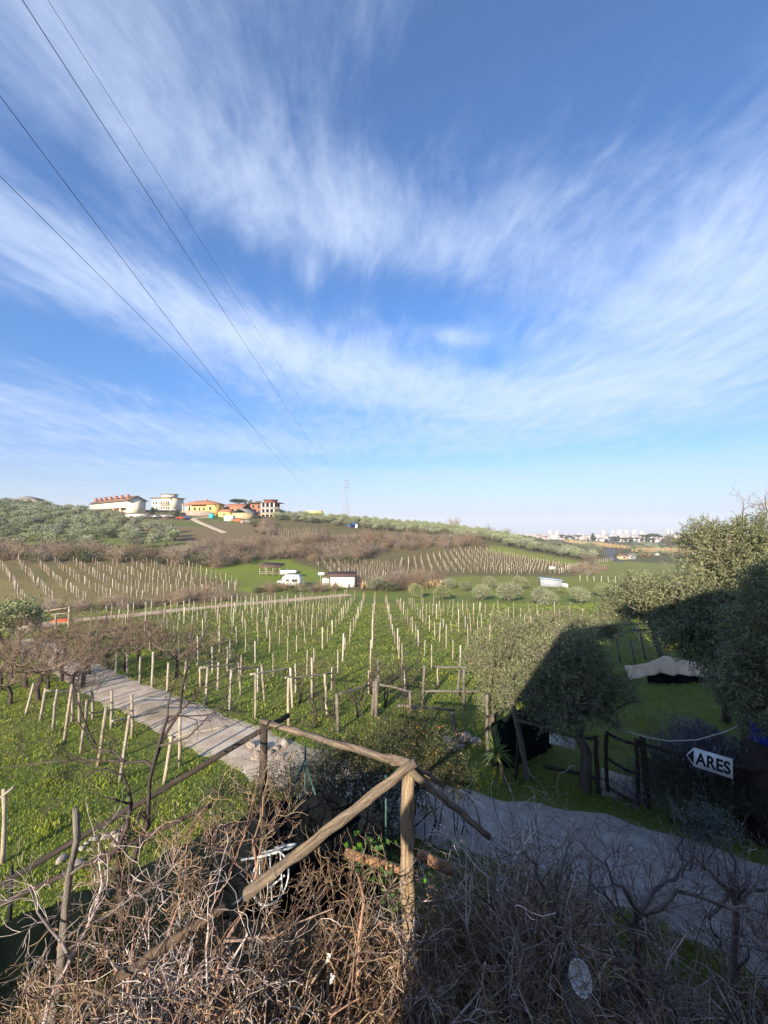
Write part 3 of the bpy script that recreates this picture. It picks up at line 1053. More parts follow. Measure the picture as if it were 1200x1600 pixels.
for (bx, by, tx, ty) in [(634, 355, 638, 210), (697, 375, 702, 255), (582, 340, 585, 230), (530, 320, 530, 220), (484, 305, 486, 215), (770, 370, 775, 250)]:
    b = GP(*z4(bx, by))
    o = post_between(MB(), np.array([0, 0, -.15]), P(*z4(tx, ty), b[1]) - b, 0.065, 0.055).build('thick_stake', M_POST, None, True, b)
    tag(o, 'thick weathered stake beside the far edge of the path', 'stake', 'thick stakes beside the path')

L2 = 'leaning trellis frame of pale posts with short bar on the grass left of the path'
g2 = 'leaning trellis frames left of the path'
left = [((105, 470, 140, 340), None, None), ((165, 495, 190, 360), None, None),
        ((215, 545, 240, 365), (300, 500, 300, 345), (190, 372, 330, 375)),
        ((265, 590, 300, 352), (330, 520, 330, 380), None),
        ((335, 635, 363, 410), (385, 490, 385, 375), (300, 430, 388, 416)),
        ((405, 690, 443, 440), (465, 530, 465, 370), (375, 467, 475, 452)),
        ((497, 752, 540, 472), (548, 567, 548, 388), (468, 500, 660, 462)),
        ((680, 760, 715, 560), (745, 690, 750, 455), (700, 570, 950, 520))]
for a, b, c in left:
    posts = [pq(z4, *a)] + ([pq(z4, *b)] if b else [])
    fr('leaning_trellis_frame', posts, [pq(z4, *c) + (0, len(posts) - 1)] if c else [], L2 if c else ('pair of leaning pale posts without a bar on the grass left of the path' if b else 'single leaning pale post on the grass left of the path'), 'trellis', g2 if c else ('single leaning posts left of the path' if not b else None), M_POST, 0.055, 0.032)

# trellis of dark old wood in the middle, beside the dead vines
def z5(x, y): return (380 + x / 2.857, 900 + y / 2.857)
fr('corner_trellis', [z5(425, 700) + z5(418, 525), z5(575, 625) + z5(585, 470), z5(748, 625) + z5(745, 510)],
   [z5(420, 533) + z5(560, 490) + (0, 1), z5(585, 480) + z5(750, 520) + (1, 2)], 'weathered grey trellis corner wrapped in bare vines above the hedge', 'trellis', None, M_LOGG, 0.075, 0.05)
fr('grey_trellis', [z5(800, 580) + z5(810, 400), z5(985, 600) + z5(985, 412), z5(958, 540) + z5(970, 368)],
   [z5(805, 517) + z5(1055, 515) + (0, 1), z5(850, 406) + z5(1000, 412) + (2, 1)], 'weathered grey trellis of posts and rails beside the sunlit olive tree', 'trellis', None, M_LOGG, 0.07, 0.05)
fr('broken_trellis', [z5(968, 765) + z5(930, 600)], [z5(690, 582) + z5(945, 602) + (0, 0)], 'leaning stump-topped post with a rail beside the stone heap', 'trellis', None, M_LOGG, 0.085, 0.05)
fr('vine_support', [(588, 1120, 588, 1060), (590, 1085, 591, 1030)], [], 'thick twisted grey posts at the head of the middle vine row', 'post', None, M_LOGG, 0.09)
# pergola rails right of the sunlit olive
t = fr('dark_pergola', [(1010, 1030, 1000, 985), (993, 1035, 985, 1000), (970, 1035, 962, 990), (1035, 1010, 1036, 972), (950, 1010, 950, 978)],
       [(905, 995, 1035, 983, 0, 3), (940, 978, 1045, 973, 3, 3), (930, 986, 1010, 984, 1, 0)], 'low pergola of dark rails behind the beige tarpaulin', 'pergola', None, M_LOGG, 0.07, 0.05)

# frames along the dirt track
for k, px in enumerate([166, 200, 228, 258, 287, 337, 362, 384, 402, 421, 441, 462]):
    py = np.interp(px, [95, 300, 545], [972, 953, 934]) + 9
    b = GP(px, py)
    b2 = GP(px + 8.5, py - 4)
    t = empty('track_frame', b, 0, 'small pale frame of two stakes and a bar standing along the dirt track', 'trellis', 'frames along the dirt track')
    h = RG.uniform(1.7, 2.1)
    d = b2 - b
    post_between(MB(), (0, 0, -.15), (0, 0, h), .07, .06).build('post', M_POST, t)
    post_between(MB(), d + np.array([0, 0, -.15]), d + np.array([0, 0, h - d[2] * .5]), .07, .06).build('post', M_POST, t)
    post_between(MB(), (-.08, 0, h - .04), d * 1.08 + np.array([0, 0, h - .05]), .055, .05).build('crossbar', M_POST, t)
# ------------------------------------------------------------------ buildings on the ridge
M_CREAM = mat('cream render', (0.74, 0.66, 0.50), (0.66, 0.58, 0.44), 0.4, 0.9)
M_CREAMW = mat('white cream render', (0.72, 0.68, 0.60), (0.66, 0.62, 0.54), 0.4, 0.9)
M_YELLOW = mat('yellow render', (0.72, 0.52, 0.17), (0.64, 0.46, 0.15), 0.4, 0.9)
M_BRICK = mat('red brick', (0.42, 0.14, 0.07), (0.34, 0.11, 0.06), 1.2, 0.9)
M_TILE = mat('red roof tile', (0.38, 0.17, 0.09), (0.28, 0.12, 0.07), 0.8, 0.9, 0.4, 6)
M_TILEB = mat('brown roof tile', (0.17, 0.11, 0.08), (0.12, 0.08, 0.06), 0.8, 0.9, 0.4, 6)
M_GREYROOF = mat('grey roof sheet', (0.22, 0.20, 0.19), (0.16, 0.15, 0.14), 0.8, 0.9)
M_PANE = mat('dark window pane', (0.025, 0.028, 0.032), None, 1, 0.15, spec=0.5)
M_FARW = mat('far pale render', (.56, .50, .45), (.50, .45, .40), .01, .9)
M_SHUT = mat('brown shutter', (0.12, 0.06, 0.035), None, 1, 0.7)
M_RAIL = mat('balcony rail', (0.30, 0.26, 0.22), None, 1, 0.6)


def window(parent, x, z, w, h, y, face='-y', shutter=False):
    """a window whose frame stands proud of the wall plane at y (or x for +x faces)"""
    f, p = MB(), MB()
    if face == '-y':
        f.box(x - w / 2 - .09, x + w / 2 + .09, y - .05, y + .02, z - h / 2 - .09, z + h / 2 + .09)
        p.box(x - w / 2, x + w / 2, y - .07, y - .03, z - h / 2, z + h / 2)
    elif face == '+x':
        f.box(y - .02, y + .05, x - w / 2 - .09, x + w / 2 + .09, z - h / 2 - .09, z + h / 2 + .09)
        p.box(y + .03, y + .07, x - w / 2, x + w / 2, z - h / 2, z + h / 2)
    else:
        f.box(y - .05, y + .02, x - w / 2 - .09, x + w / 2 + .09, z - h / 2 - .09, z + h / 2 + .09)
        p.box(y - .07, y - .03, x - w / 2, x + w / 2, z - h / 2, z + h / 2)
    o = f.build('window', M_CREAMW, parent)
    p.build('pane', M_SHUT if shutter else M_PANE, o)


def gable_roof(L, x0, x1, y0, y1, ze, zr, mt, parent, th=0.18, ov=0.5):
    """ridge along x"""
    ym = (y0 + y1) / 2
    sl = (zr - ze) / (ym - y0)
    prof = [(y0 - ov, ze - ov * sl), (ym, zr), (y1 + ov, ze - ov * sl), (y1 + ov, ze - ov * sl + th), (ym, zr + th), (y0 - ov, ze - ov * sl + th)]
    k = len(prof)
    A = [(x0 - ov, p[0], p[1]) for p in prof] + [(x1 + ov, p[0], p[1]) for p in prof]
    mb = MB()
    mb.add(A, [(i, (i + 1) % k, k + (i + 1) % k, k + i) for i in range(k)])
    mb.Fs.setdefault(k, []).append(np.array([list(range(k))[::-1], list(range(k, 2 * k))]) + mb.n - 2 * k)
    return mb.build('roof', mt, parent)


def hip_roof(x0, x1, y0, y1, ze, zr, mt, parent, ov=0.6, th=0.16):
    ym = (y0 + y1) / 2
    h = (y1 - y0) / 2
    a = [(x0 - ov, y0 - ov, ze), (x1 + ov, y0 - ov, ze), (x1 + ov, y1 + ov, ze), (x0 - ov, y1 + ov, ze)]
    b = [(p[0], p[1], ze + th) for p in a]
    r = [(x0 + h, ym, zr), (x1 - h, ym, zr)]
    mb = MB()
    V = a + b + r
    mb.add(V, [(3, 2, 1, 0), (0, 1, 5, 4), (1, 2, 6, 5), (2, 3, 7, 6), (3, 0, 4, 7), (4, 5, 9, 8), (6, 7, 8, 9)])
    mb.Fs.setdefault(3, []).append(np.array([(5, 6, 9), (7, 4, 8)]) + mb.n - len(V))
    return mb.build('roof', mt, parent)


def frame_at(pA, pB):
    """base origin at pA, local x towards pB"""
    d = np.array(pB) - np.array(pA)
    return math.atan2(d[1], d[0]), float(np.hypot(d[0], d[1]))


def row_house():
    A, B = np.array([-183.6, 240.0]), np.array([-133.7, 200.0])
    rz, L = frame_at(A, B)
    z0 = gz(*B) - 0.3
    t = empty('row_house', (A[0], A[1], z0), rz, 'long cream terraced house with a row of red chimneys on the hill crest', 'house')
    H, D = 7.0, 8.6
    # wall with pointed gable end
    prof = [(0, -1.5), (0, H), (D / 2, H + 2.3), (D, H), (D, -1.5)]
    k = 5
    mb = MB()
    V = [(0, p[0], p[1]) for p in prof] + [(L, p[0], p[1]) for p in prof]
    mb.add(V, [(i, (i + 1) % k, k + (i + 1) % k, k + i) for i in range(k)])
    mb.Fs.setdefault(k, []).append(np.array([list(range(k))[::-1], list(range(k, 2 * k))]))
    mb.build('wall', M_CREAM, t)
    gable_roof(L, 0, L, 0, D, H + .02, H + 2.35, M_TILEB, t, ov=.9)
    for i in range(7):
        x = 4 + i * (L - 9) / 6
        c = MB().box(x - .55, x + .55, 1.2, 2.4, H, H + 3.0).box(x - .7, x + .7, 1.05, 2.55, H + 3.0, H + 3.2).build('chimney', M_BRICK, t)
    for i in range(14):
        x = 3.0 + i * (L - 6) / 13
        window(t, x, 4.9, 1.0, 1.5, 0.0)
        if i % 2 == 0:
            window(t, x + 1, 1.6, 1.4, 2.0, 0.0)
    for i in range(6):
        x = 5 + i * (L - 10) / 5
        MB().box(x - 3.5, x + 3.5, -2.6, -.02, 2.75, 3.0).build('porch_roof', M_TILEB, t)
        for q in (-3.2, 3.2):
            MB().box(x + q - .18, x + q + .18, -2.5, -2.14, -1.2, 2.75).build('porch_pillar', M_BRICK, t)


row_house()


def cream_block():
    A = G(237, 226)
    t = empty('cream_apartment_house', (A[0], A[1], gz(A[0], A[1]) - .5), R(-18), 'cream three-storey house with flat brown roofs and dark balconies', 'house')
    W, D, H = 13.5, 10, 7.6
    MB().box(0, W, 0, D, -1, H).build('wall', M_CREAM, t)
    MB().box(-.8, W + .8, -.9, D + .8, H, H + .35).build('roof', M_TILEB, t)
    MB().box(5, 11, 2, 8, H + .35, H + 2.3).build('attic', M_CREAM, t)
    MB().box(4.4, 11.6, 1.4, 8.6, H + 2.3, H + 2.6).build('roof', M_TILEB, t)
    for z in (1.7, 4.9):
        for x in (7.6, 9.3, 11.0, 12.5):
            window(t, x, z, 1.0, 1.9, 0.0)
        b = MB().box(6.6, W + .3, -1.3, -.02, z - 1.25, z - 1.05).build('balcony', M_CREAMW, t)
        MB().box(6.6, W + .3, -1.32, -1.25, z - 1.05, z - .1).build('railing', M_RAIL, b)
    for x in (1.5, 3.6):
        window(t, x, 4.9, 1.0, 1.5, 0.0)
        window(t, x, 1.6, 1.0, 1.6, 0.0)


cream_block()


def yellow_house():
    A = G(290, 206)
    t = empty('yellow_house', (A[0], A[1], gz(A[0], A[1]) + .2), R(-8), 'yellow rendered house with a low hipped terracotta roof', 'house')
    MB().box(0, 13, 0, 9, -2.0, 4.6).build('wall', M_YELLOW, t)
    MB().box(13.003, 17.5, -1.5, 8, -2.0, 5.0).build('wall', M_YELLOW, t)
    hip_roof(-1.2, 17.8, -1.6, 9.2, 5.02, 7.4, M_TILE, t, ov=.5)
    for x, z, s in ((2.2, 2.8, 0), (5.4, 2.9, 0), (8, 2.8, 1), (10.5, 2.9, 1)):
        window(t, x, z, 1.1, 1.7, 0.0, shutter=bool(s))
    window(t, 15.2, 3.0, 1.3, 1.8, -1.5)
    for x in (-.8, 2.0, 4.0):
        MB().box(x - .15, x + .15, -1.5, -1.2, -2, 4.9).build('pillar', M_CREAMW, t)
    MB().box(-1.0, 4.2, -1.52, -1.45, .3, 1.2).build('railing', M_RAIL, t)
    MB().box(9, 9.8, 4, 4.8, 6.0, 8.1).build('chimney', M_BRICK, t)
    A = G(341, 204)
    t = empty('yellow_annexe', (A[0], A[1], gz(A[0], A[1])), R(-8), 'low yellow annexe with a red roof joined to the yellow house', 'house')
    MB().box(0, 6.5, 0, 6, -1.5, 2.6).build('wall', M_YELLOW, t)
    gable_roof(0, 0, 6.5, 0, 6, 2.62, 3.9, M_TILE, t, ov=.4)
    window(t, 3.2, 1.2, 1.2, 1.2, 0.0)
    A = G(350, 214)
    t = empty('red_roof_house', (A[0], A[1], gz(A[0], A[1])), R(-14), 'house with broad red tiled roofs between the yellow house and the pine', 'house')
    MB().box(0, 11, 0, 9, -2, 3.6).build('wall', M_CREAM, t)
    gable_roof(0, 0, 11, 0, 9, 3.62, 6.2, M_TILE, t, ov=.6)
    window(t, 3, 1.6, 1.2, 1.4, 0.0)
    window(t, 8, 1.6, 1.2, 1.4, 0.0)
    A = G(362, 204)
    t = empty('grey_gable_house', (A[0], A[1], gz(A[0], A[1])), R(70), 'low cream house with a grey gabled roof below the pine', 'house')
    MB().box(0, 9, -10, 0, -2, 2.4).build('wall', mat('ochre wall', (.45, .34, .2)), t)
    gable_roof(0, 0, 9, -10, 0, 2.42, 4.6, M_GREYROOF, t, ov=.6)
    A = G(283, 202)
    o = MB().box(0, 17, 0, .35, -1.2, 2.0).box(-.1, 17.1, -.06, .41, 2.0, 2.12).build('garden_wall', mat('grey garden wall', (0.34, 0.27, 0.22), None, 1, .9), None, False, (A[0], A[1], gz(A[0], A[1])), (0, 0, R(-8)))
    tag(o, 'grey garden wall in front of the yellow house', 'wall')


yellow_house()


def brick_house():
    A = G(391, 222)
    t = empty('brick_house', (A[0], A[1], gz(A[0], A[1]) + .3), R(4), 'red brick house with wide dark roofs and white balcony pillars', 'house')
    MB().box(0, 6.5, 0, 9, -2, 6.6).build('wall', M_BRICK, t)
    MB().box(6.503, 15, -1.2, 9, -2, 6.6).build('wall', mat('dark red render', (0.24, 0.07, 0.05), None, 1, .9), t)
    hip_roof(-.6, 7.2, -.8, 9.5, 6.62, 8.0, M_TILEB, t, ov=.8)
    MB().box(6.0, 17.6, -3.2, 9.8, 6.7, 7.0).build('roof', M_TILEB, t)
    MB().box(7.5, 14, .5, 7, 7.0, 8.6).build('attic', mat('dark red render', (0.24, 0.07, 0.05)), t)
    MB().box(7, 14.6, -.2, 7.6, 8.6, 8.85).build('roof', M_TILEB, t)
    for z in (0.35, 3.4):
        b = MB().box(6.5, 17.2, -3.0, -1.22, z - .25, z).build('balcony', M_CREAMW, t)
        MB().box(6.5, 17.2, -3.05, -2.98, z, z + .9).build('railing', M_RAIL, b)
        for x in (8, 10.4, 12.8):
            window(t, x, z + 1.4, 1.3, 2.1, -1.2)
    for x in (7.0, 9.2, 11.6, 14.0):
        MB().box(x - .3, x + .3, -2.9, -2.3, -2, 6.68).build('pillar', M_CREAMW, t)
    for z in (1.6, 4.8):
        for x in (1.6, 4.6):
            window(t, x, z, 1.2, 1.8, 0.0)


brick_house()


def small_things_on_hill():
    # hip roof peeping over the olive hill
    A = G(18, 222)
    t = empty('hilltop_house', (A[0], A[1], gz(A[0], A[1]) + .1), R(-6), 'house with a grey hipped roof peeping over the olive hill', 'house')
    MB().box(0, 11, 0, 9, -2, 3.4).build('wall', M_CREAM, t)
    hip_roof(0, 11, 0, 9, 3.42, 5.6, M_GREYROOF, t)
    window(t, 3, 2, 1.2, 1.2, 0.0)
    window(t, 8, 2, 1.2, 1.2, 0.0)
    # long low yellow building far on the ridge
    A = G(479, 262)
    t = empty('ridge_barn', (A[0], A[1], gz(A[0], A[1])), 0, 'small flat yellow building on the ridge left of the pylon', 'building')
    MB().box(0, 10, 0, 7, -2, 3.6).build('wall', M_YELLOW, t)
    MB().box(-.3, 10.3, -.3, 7.3, 3.6, 3.85).build('roof', M_CREAM, t)
    window(t, 3, 1.8, 1.0, 1.2, 0.0)
    A = G(514, 222)
    t = empty('grey_hut', (A[0], A[1], gz(A[0], A[1])), R(5), 'low grey hut among the ridge olives below the pylon', 'hut')
    MB().box(0, 8, 0, 4, -1, 2.2).build('wall', M_GREYROOF, t)
    MB().box(-.3, 8.3, -.3, 4.3, 2.2, 2.4).build('roof', M_TILEB, t)
    A = G(550, 210)
    mb = MB()
    mb.prism([(-2.2, -.5), (-2.4, 1.4), (-1.2, 2.1), (.3, 2.4), (1.8, 1.9), (2.3, 1.1), (2.2, -.5)], 0, 2.5)
    o = mb.build('blue_tarp_heap', mat('blue tarpaulin', (.03, .18, .62), (.02, .12, .5), 1, .5), None, False, A)
    tag(o, 'bright blue tarpaulin over a heap among the ridge olives', 'tarpaulin')
    A = G(557, 208)
    o = MB().tube([(0, 0, -.3), (0, 0, 1.6), (0, 0, 2.0)], [.8, .8, .3], 10).build('white_tank', M_WHITE, None, False, A)
    tag(o, 'small white tank beside the blue tarpaulin', 'tank')
    # white container with grey door
    A = G(350, 190)
    t = empty('white_container', (A[0], A[1], gz(A[0], A[1])), R(-6), 'white box container below the yellow annexe', 'container')
    MB().box(0, 4.2, 0, 3, -.3, 2.6).build('body', M_WHITE, t)
    MB().box(2.9, 4.0, -.04, 0.01, 0, 2.1).build('door', mat('grey door', (.5, .48, .45)), t)
    # parked vehicles and heaps by the houses
    def car(px, Y, col, rz, label, L=4.2):
        A = G(px, Y)
        t = empty('parked_car', A, rz, label, 'car')
        m = mat('car paint ' + label, col, tuple(c * .9 for c in col), 1, .35, spec=.5)
        MB().prism([(-L / 2, .35), (-L / 2, .85), (-L * .3, .95), (-L * .18, 1.45), (L * .26, 1.45), (L * .40, .98), (L / 2, .9), (L / 2, .35)], -.85, .85).build('body', m, t)
        MB().prism([(-L * .24, 1.0), (-L * .16, 1.38), (L * .24, 1.38), (L * .34, 1.0)], -.87, .87).build('window', M_PANE, t)
        for x in (-L * .3, L * .3):
            for y in (-.86, .86):
                MB().tube([(x, y - .09, .33), (x, y + .09, .33)], .33, 12).build('wheel', M_BLACK, t)
    car(283, 186, (.45, .03, .02), .2, 'red car parked at the head of the concrete lane')
    car(288.5, 187, (.02, .12, .45), .2, 'blue car parked beside the red car')
    for i, px in enumerate((238, 246, 255, 263)):
        car(px, 186 + i, [(.6, .6, .62), (.16, .17, .2), (.66, .66, .66), (.5, .5, .53)][i], .1 * i, ['pale grey car parked below the cream house', 'dark grey car parked below the cream house', 'white car parked below the cream house', 'silver car parked below the cream house'][i])
    A = G(331, 196)
    o = MB().tube([(0, 0, -.3), (0, 0, 1.9), (0, 0, 2.3)], [1.3, 1.3, .5], 12).build('cyan_tank', mat('cyan plastic', (.05, .45, .5)), None, False, A)
    tag(o, 'turquoise water tank in front of the yellow house', 'tank')
    A = G(371, 190)
    o = MB().prism([(-2.5, -.4), (-2.2, .8), (-.8, 1.5), (1, 1.3), (2.2, .6), (2.6, -.4)], 0, 3).build('orange_heap', mat('rusty orange', (.42, .12, .05)), None, False, A)
    tag(o, 'rusty orange heap beside the white container', 'heap')
    for i, px in enumerate((380, 384, 389)):
        A = G(px, 187 + i)
        r_ = np.random.default_rng(i)
        o = rock(r_, 1.5, M_STONE)
        o.location = A + np.array([0, 0, .4])
        tag(o, 'pale rubble boulder on the slope below the brick house', 'boulder', 'rubble boulders below the brick house')
    # dark shelter with canopy below the cream house
    A = G(247, 196)
    t = empty('car_canopy', (A[0], A[1], gz(A[0], A[1])), R(-8), 'white canopy on posts below the cream apartment house', 'canopy')
    MB().box(0, 9, 0, 4, 2.6, 2.85).build('roof', M_WHITE, t)
    for x in (.2, 4.4, 8.8):
        for y in (.2, 3.8):
            MB().box(x - .08, x + .08, y - .08, y + .08, -.5, 2.6).build('post', M_DARKWOOD, t)
    A = G(196, 186)
    t = empty('greenhouse_roof_shed', (A[0], A[1], gz(A[0], A[1])), R(-10), 'long low shed with grey roof in front of the terraced house', 'shed')
    MB().box(0, 10, 0, 4, -.5, 1.5).build('wall', M_WHITE, t)
    MB().box(-.3, 10.3, -.3, 4.3, 1.5, 1.75).build('roof', M_GREYROOF, t)


def rock(rg, s, m, flat=.65, name='stone', parent=None):
    """lumpy stone from a subdivided, jittered cube"""
    import bmesh
    bm = bmesh.new()
    bmesh.ops.create_icosphere(bm, subdivisions=2, radius=1)
    k = rg.normal(0, 1, (5, 3))
    for v in bm.verts:
        p = np.array(v.co)
        f = 1 + .16 * sum(math.sin(2.1 * float(p @ q) + i) for i, q in enumerate(k)) / 2 + rg.normal(0, .03)
        v.co = Vector(p * f * s * np.array([1, .8, flat]))
    me = bpy.data.meshes.new(name)
    bm.to_mesh(me)
    bm.free()
    me.materials.append(m)
    return obj(name, me, parent, None, (0, 0, rg.uniform(0, 6)))


small_things_on_hill()


# ------------------------------------------------------------------ pylon and power lines
def pylon():
    Y = 330.0
    X = (540 - 600) / F * Y
    zb = gz(X, Y) - .5
    ztop = CAMZ + (815 - 749) / F * Y
    H = ztop - zb
    t = empty('lattice_pylon', (X, Y, zb), R(8), 'tall lattice steel pylon on the ridge carrying the power lines', 'pylon')
    w = lambda z: 2.6 * (1 - z / H) ** 1.2 + .55
    mb = MB()
    zs = np.linspace(0, H, 10)
    for sx in (-1, 1):
        for sy in (-1, 1):
            mb.tube([(sx * w(z), sy * w(z), z) for z in zs], .13, 4)
    mb.build('leg_frame', M_STEEL, t)
    mb = MB()
    for a, b in zip(zs[:-1], zs[1:]):
        for s in (-1, 1):
            mb.tube([(-w(a), s * w(a), a), (w(b), s * w(b), b)], .075, 4)
            mb.tube([(w(a), s * w(a), a), (-w(b), s * w(b), b)], .075, 4)
            mb.tube([(s * w(a), -w(a), a), (s * w(b), w(b), b)], .075, 4)
    mb.build('bracing', M_STEEL, t)
    for z, l in ((H - 1.2, 3.4), (H - 4.2, 4.2), (H - 7.2, 3.4)):
        mb = MB().tube([(-l, 0, z), (0, 0, z + .35), (l, 0, z)], .14, 4).tube([(-l, 0, z), (0, 0, z - .7), (l, 0, z)], .1, 4)
        mb.build('crossarm', M_STEEL, t)
    # cables: photograph points give the near bearing, the span hangs to the pylon
    specs = [((0, 275), 15.0, (250, 525), 14.2, -3.4, H - 1.6), ((0, 150), 15.4, (250, 482), 14.2, -1.2, H - 1.4), ((35, 0), 16.6, (300, 410), 15.2, 1.2, H - 1.0), ((75, 0), 19.5, (300, 355), 18.0, 3.2, H - .4)]
    labels = ['lowest dark power cable of the four above the vineyard', 'second lowest dark power cable above the vineyard', 'dark power cable hung third above the vineyard', 'thinnest power cable, hung highest over the vineyard']
    for i, (p0, h0, p1, h1, dx, dz) in enumerate(specs):
        ux, uz = ray(*p0)
        y0 = h0 / uz
        x0 = ux * y0
        xe, ye, ze = X + dx, Y, zb + dz
        k = (xe - x0) / (ye - y0)
        u1, v1 = ray(*p1)
        y1 = (x0 - k * y0) / (u1 - k)
        zz = [CAMZ + h0, CAMZ + v1 * y1, ze]
        c = np.polyfit([y0, y1, ye], zz, 2)
        ys = np.concatenate([np.linspace(-60, 40, 60), np.linspace(42, ye, 60)])
        pts = [(x0 + k * (y - y0), y, float(np.polyval(c, y))) for y in ys]
        o = MB().tube(pts, .014 if i < 3 else .009, 5).build('power_cable', M_CABLE)
        tag(o, labels[i], 'cable')


pylon()


# ------------------------------------------------------------------ meadow with caravan, sheds
def mid_things():
    # white shed with brown mono-pitch roof
    A = GP(516, 916)
    t = empty('white_shed', A, R(-2), 'white panel shed with a rusty brown roof beside the caravan', 'shed')
    MB().prism([(0, -.4), (0, 2.15), (5.6, 2.15), (5.6, -.4)], 0, 3.4).build('wall', M_WHITE, t)
    mb = MB()
    mb.add([(-1.2, -.5, 2.2), (6, -.5, 2.35), (6, 3.8, 2.85), (-1.2, 3.8, 2.7), (-1.2, -.5, 2.3), (6, -.5, 2.45), (6, 3.8, 2.95), (-1.2, 3.8, 2.8)],
           [(3, 2, 1, 0), (4, 5, 6, 7), (0, 1, 5, 4), (1, 2, 6, 5), (2, 3, 7, 6), (3, 0, 4, 7)])
    mb.build('roof', mat('rusty roof sheet', (.12, .06, .045), (.08, .045, .04), 1, .8), t)
    for i in range(4):
        MB().box(.15 + i * 1.38, .15 + i * 1.38 + 1.25, -.05, .0, -.3, 2.05).build('panel', mat('white panel', (.72, .70, .66), (.6, .58, .54), .8, .7), t)
    MB().box(3.6, 4.3, -.75, -.1, -.3, .75).build('crate', M_WHITE, t)
    MB().box(-1.9, -.5, .2, 1.6, .2, 1.7).build('side_cabinet', M_WHITE, t)
    for x in (-2.2, -1.0):
        MB().box(x - .05, x + .05, -.45, -.35, -.4, 3.0 if x < -2 else 2.2).build('post', M_POST, t)
    MB().box(-2.7, -1.3, -.5, -.44, 2.6, 3.2).build('board', M_WHITE, t)
    # caravan
    A = GP(456, 917)
    t = empty('caravan', A, R(-8), 'white caravan with dark end window parked on the green meadow', 'caravan')
    prof = [(-1.9, .45), (-2.0, 1.0), (-1.75, 2.2), (-1.4, 2.5), (1.6, 2.55), (1.95, 2.3), (2.05, 1.2), (1.95, .45)]
    MB().prism(prof, -1.05, 1.05).build('body', M_WHITE, t)
    MB().prism([(-1.75, 2.2), (-1.4, 2.5), (1.6, 2.55), (1.95, 2.3), (1.5, 2.68), (-1.2, 2.63)], -.9, .9).build('roof', M_WHITE, t)
    f = MB().box(.35, 1.7, -1.10, -1.04, 1.25, 1.95).build('window', M_CREAMW, t)
    MB().box(.45, 1.6, -1.13, -1.09, 1.32, 1.88).build('pane', M_PANE, f)
    f = MB().box(-1.0, -.2, -1.10, -1.04, 1.35, 1.9).build('window', M_CREAMW, t)
    MB().box(-.93, -.27, -1.13, -1.09, 1.42, 1.84).build('pane', M_PANE, f)
    f = MB().box(-2.1, -1.93, -.8, .8, 1.3, 1.95).build('window', M_PANE, t)
    d = MB().box(-.1, .3, -1.09, -1.04, .55, 2.1).build('door', mat('grey door', (.5, .48, .45)), t)
    MB().box(.2, .26, -1.13, -1.08, 1.2, 1.32).build('handle', M_BLACK, d)
    for y in (-.95, .95):
        w = MB().tube([(0.1, y - .1, .33), (0.1, y + .1, .33)], .33, 14).build('wheel', M_BLACK, t)
        MB().tube([(0.1, y - .12, .33), (0.1, y + .12, .33)], .16, 10).build('rim', M_STEEL, w)
    MB().tube([(-1.9, 0, .45), (-3.1, 0, .45)], .05, 6).build('drawbar', M_STEEL, t)
    # tractor-like small white car front beside the caravan
    A = GP(447, 914)
    t = empty('small_pickup', A, R(-20), 'small pale pickup with dark windscreen tucked behind the caravan', 'car')
    MB().prism([(-1.8, .35), (-1.9, .9), (-1.1, 1.0), (-.5, 1.65), (.6, 1.65), (.7, .9), (1.8, .9), (1.8, .35)], -.75, .75).build('body', mat('pale pickup paint', (.42, .43, .44)), t)
    MB().prism([(-.95, 1.05), (-.45, 1.6), (.5, 1.6), (.55, 1.05)], -.77, .77).build('window', M_PANE, t)
    for x in (-1.2, 1.2):
        for y in (-.75, .75):
            MB().tube([(x, y - .09, .3), (x, y + .09, .3)], .3, 12).build('wheel', M_BLACK, t)
    # open wooden pavilion
    A = GP(406, 899)
    t = empty('open_pavilion', A, R(-6), 'open wooden shelter with a flat brown roof on the meadow', 'shelter')
    mb = MB()
    mb.add([(-.4, -.4, 2.15), (5.6, -.4, 2.0), (5.2, 3.6, 2.5), (-.2, 3.6, 2.7), (-.4, -.4, 2.3), (5.6, -.4, 2.15), (5.2, 3.6, 2.65), (-.2, 3.6, 2.85)],
           [(3, 2, 1, 0), (4, 5, 6, 7), (0, 1, 5, 4), (1, 2, 6, 5), (2, 3, 7, 6), (3, 0, 4, 7)])
    mb.build('roof', mat('rusty roof sheet', (.12, .06, .045)), t)
    for x in (0, 1.7, 3.4, 5.1):
        for y in (0, 3.2):
            MB().box(x - .07, x + .07, y - .07, y + .07, -.4, 2.15 + y * .1).build('post', M_POST, t)
    for z in (.35, .8):
        MB().box(0, 5.1, -.03, .03, z, z + .12).build('rail', M_POST, t)
        MB().box(-.03, .03, 0.08, 3.12, z, z + .12).build('rail', M_POST, t)
    # white trailer
    A = GP(438, 900)
    t = empty('white_trailer', A, R(-4), 'small white box trailer beside the wooden shelter', 'trailer')
    MB().box(0, 1.9, 0, 1.4, .3, 1.5).build('body', M_WHITE, t)
    MB().box(1.9, 4.0, .1, 1.3, .7, 1.35).build('cover', M_WHITE, t)
    for y in (-.06, 1.46):
        MB().tube([(1.9, y - .08, .28), (1.9, y + .08, .28)], .28, 12).build('wheel', M_BLACK, t)
    # green fence posts in front of the caravan
    for px, py in [(450, 921), (463, 928), (476, 925), (488, 924), (499, 923), (511, 921)]:
        A = GP(px, py)
        o = MB().box(-.05, .05, -.05, .05, -.3, 2.1 if px != 499 else 3.2).box(-.07, .07, -.07, .07, 2.1 if px != 499 else 3.2, 2.14 if px != 499 else 3.24).build('green_fence_post', M_GREENMETAL, None, False, A)
        tag(o, 'thin green metal fence post in front of the caravan', 'fence post', 'green posts before the caravan')
    # metal hut on the right
    A = GP(845, 916)
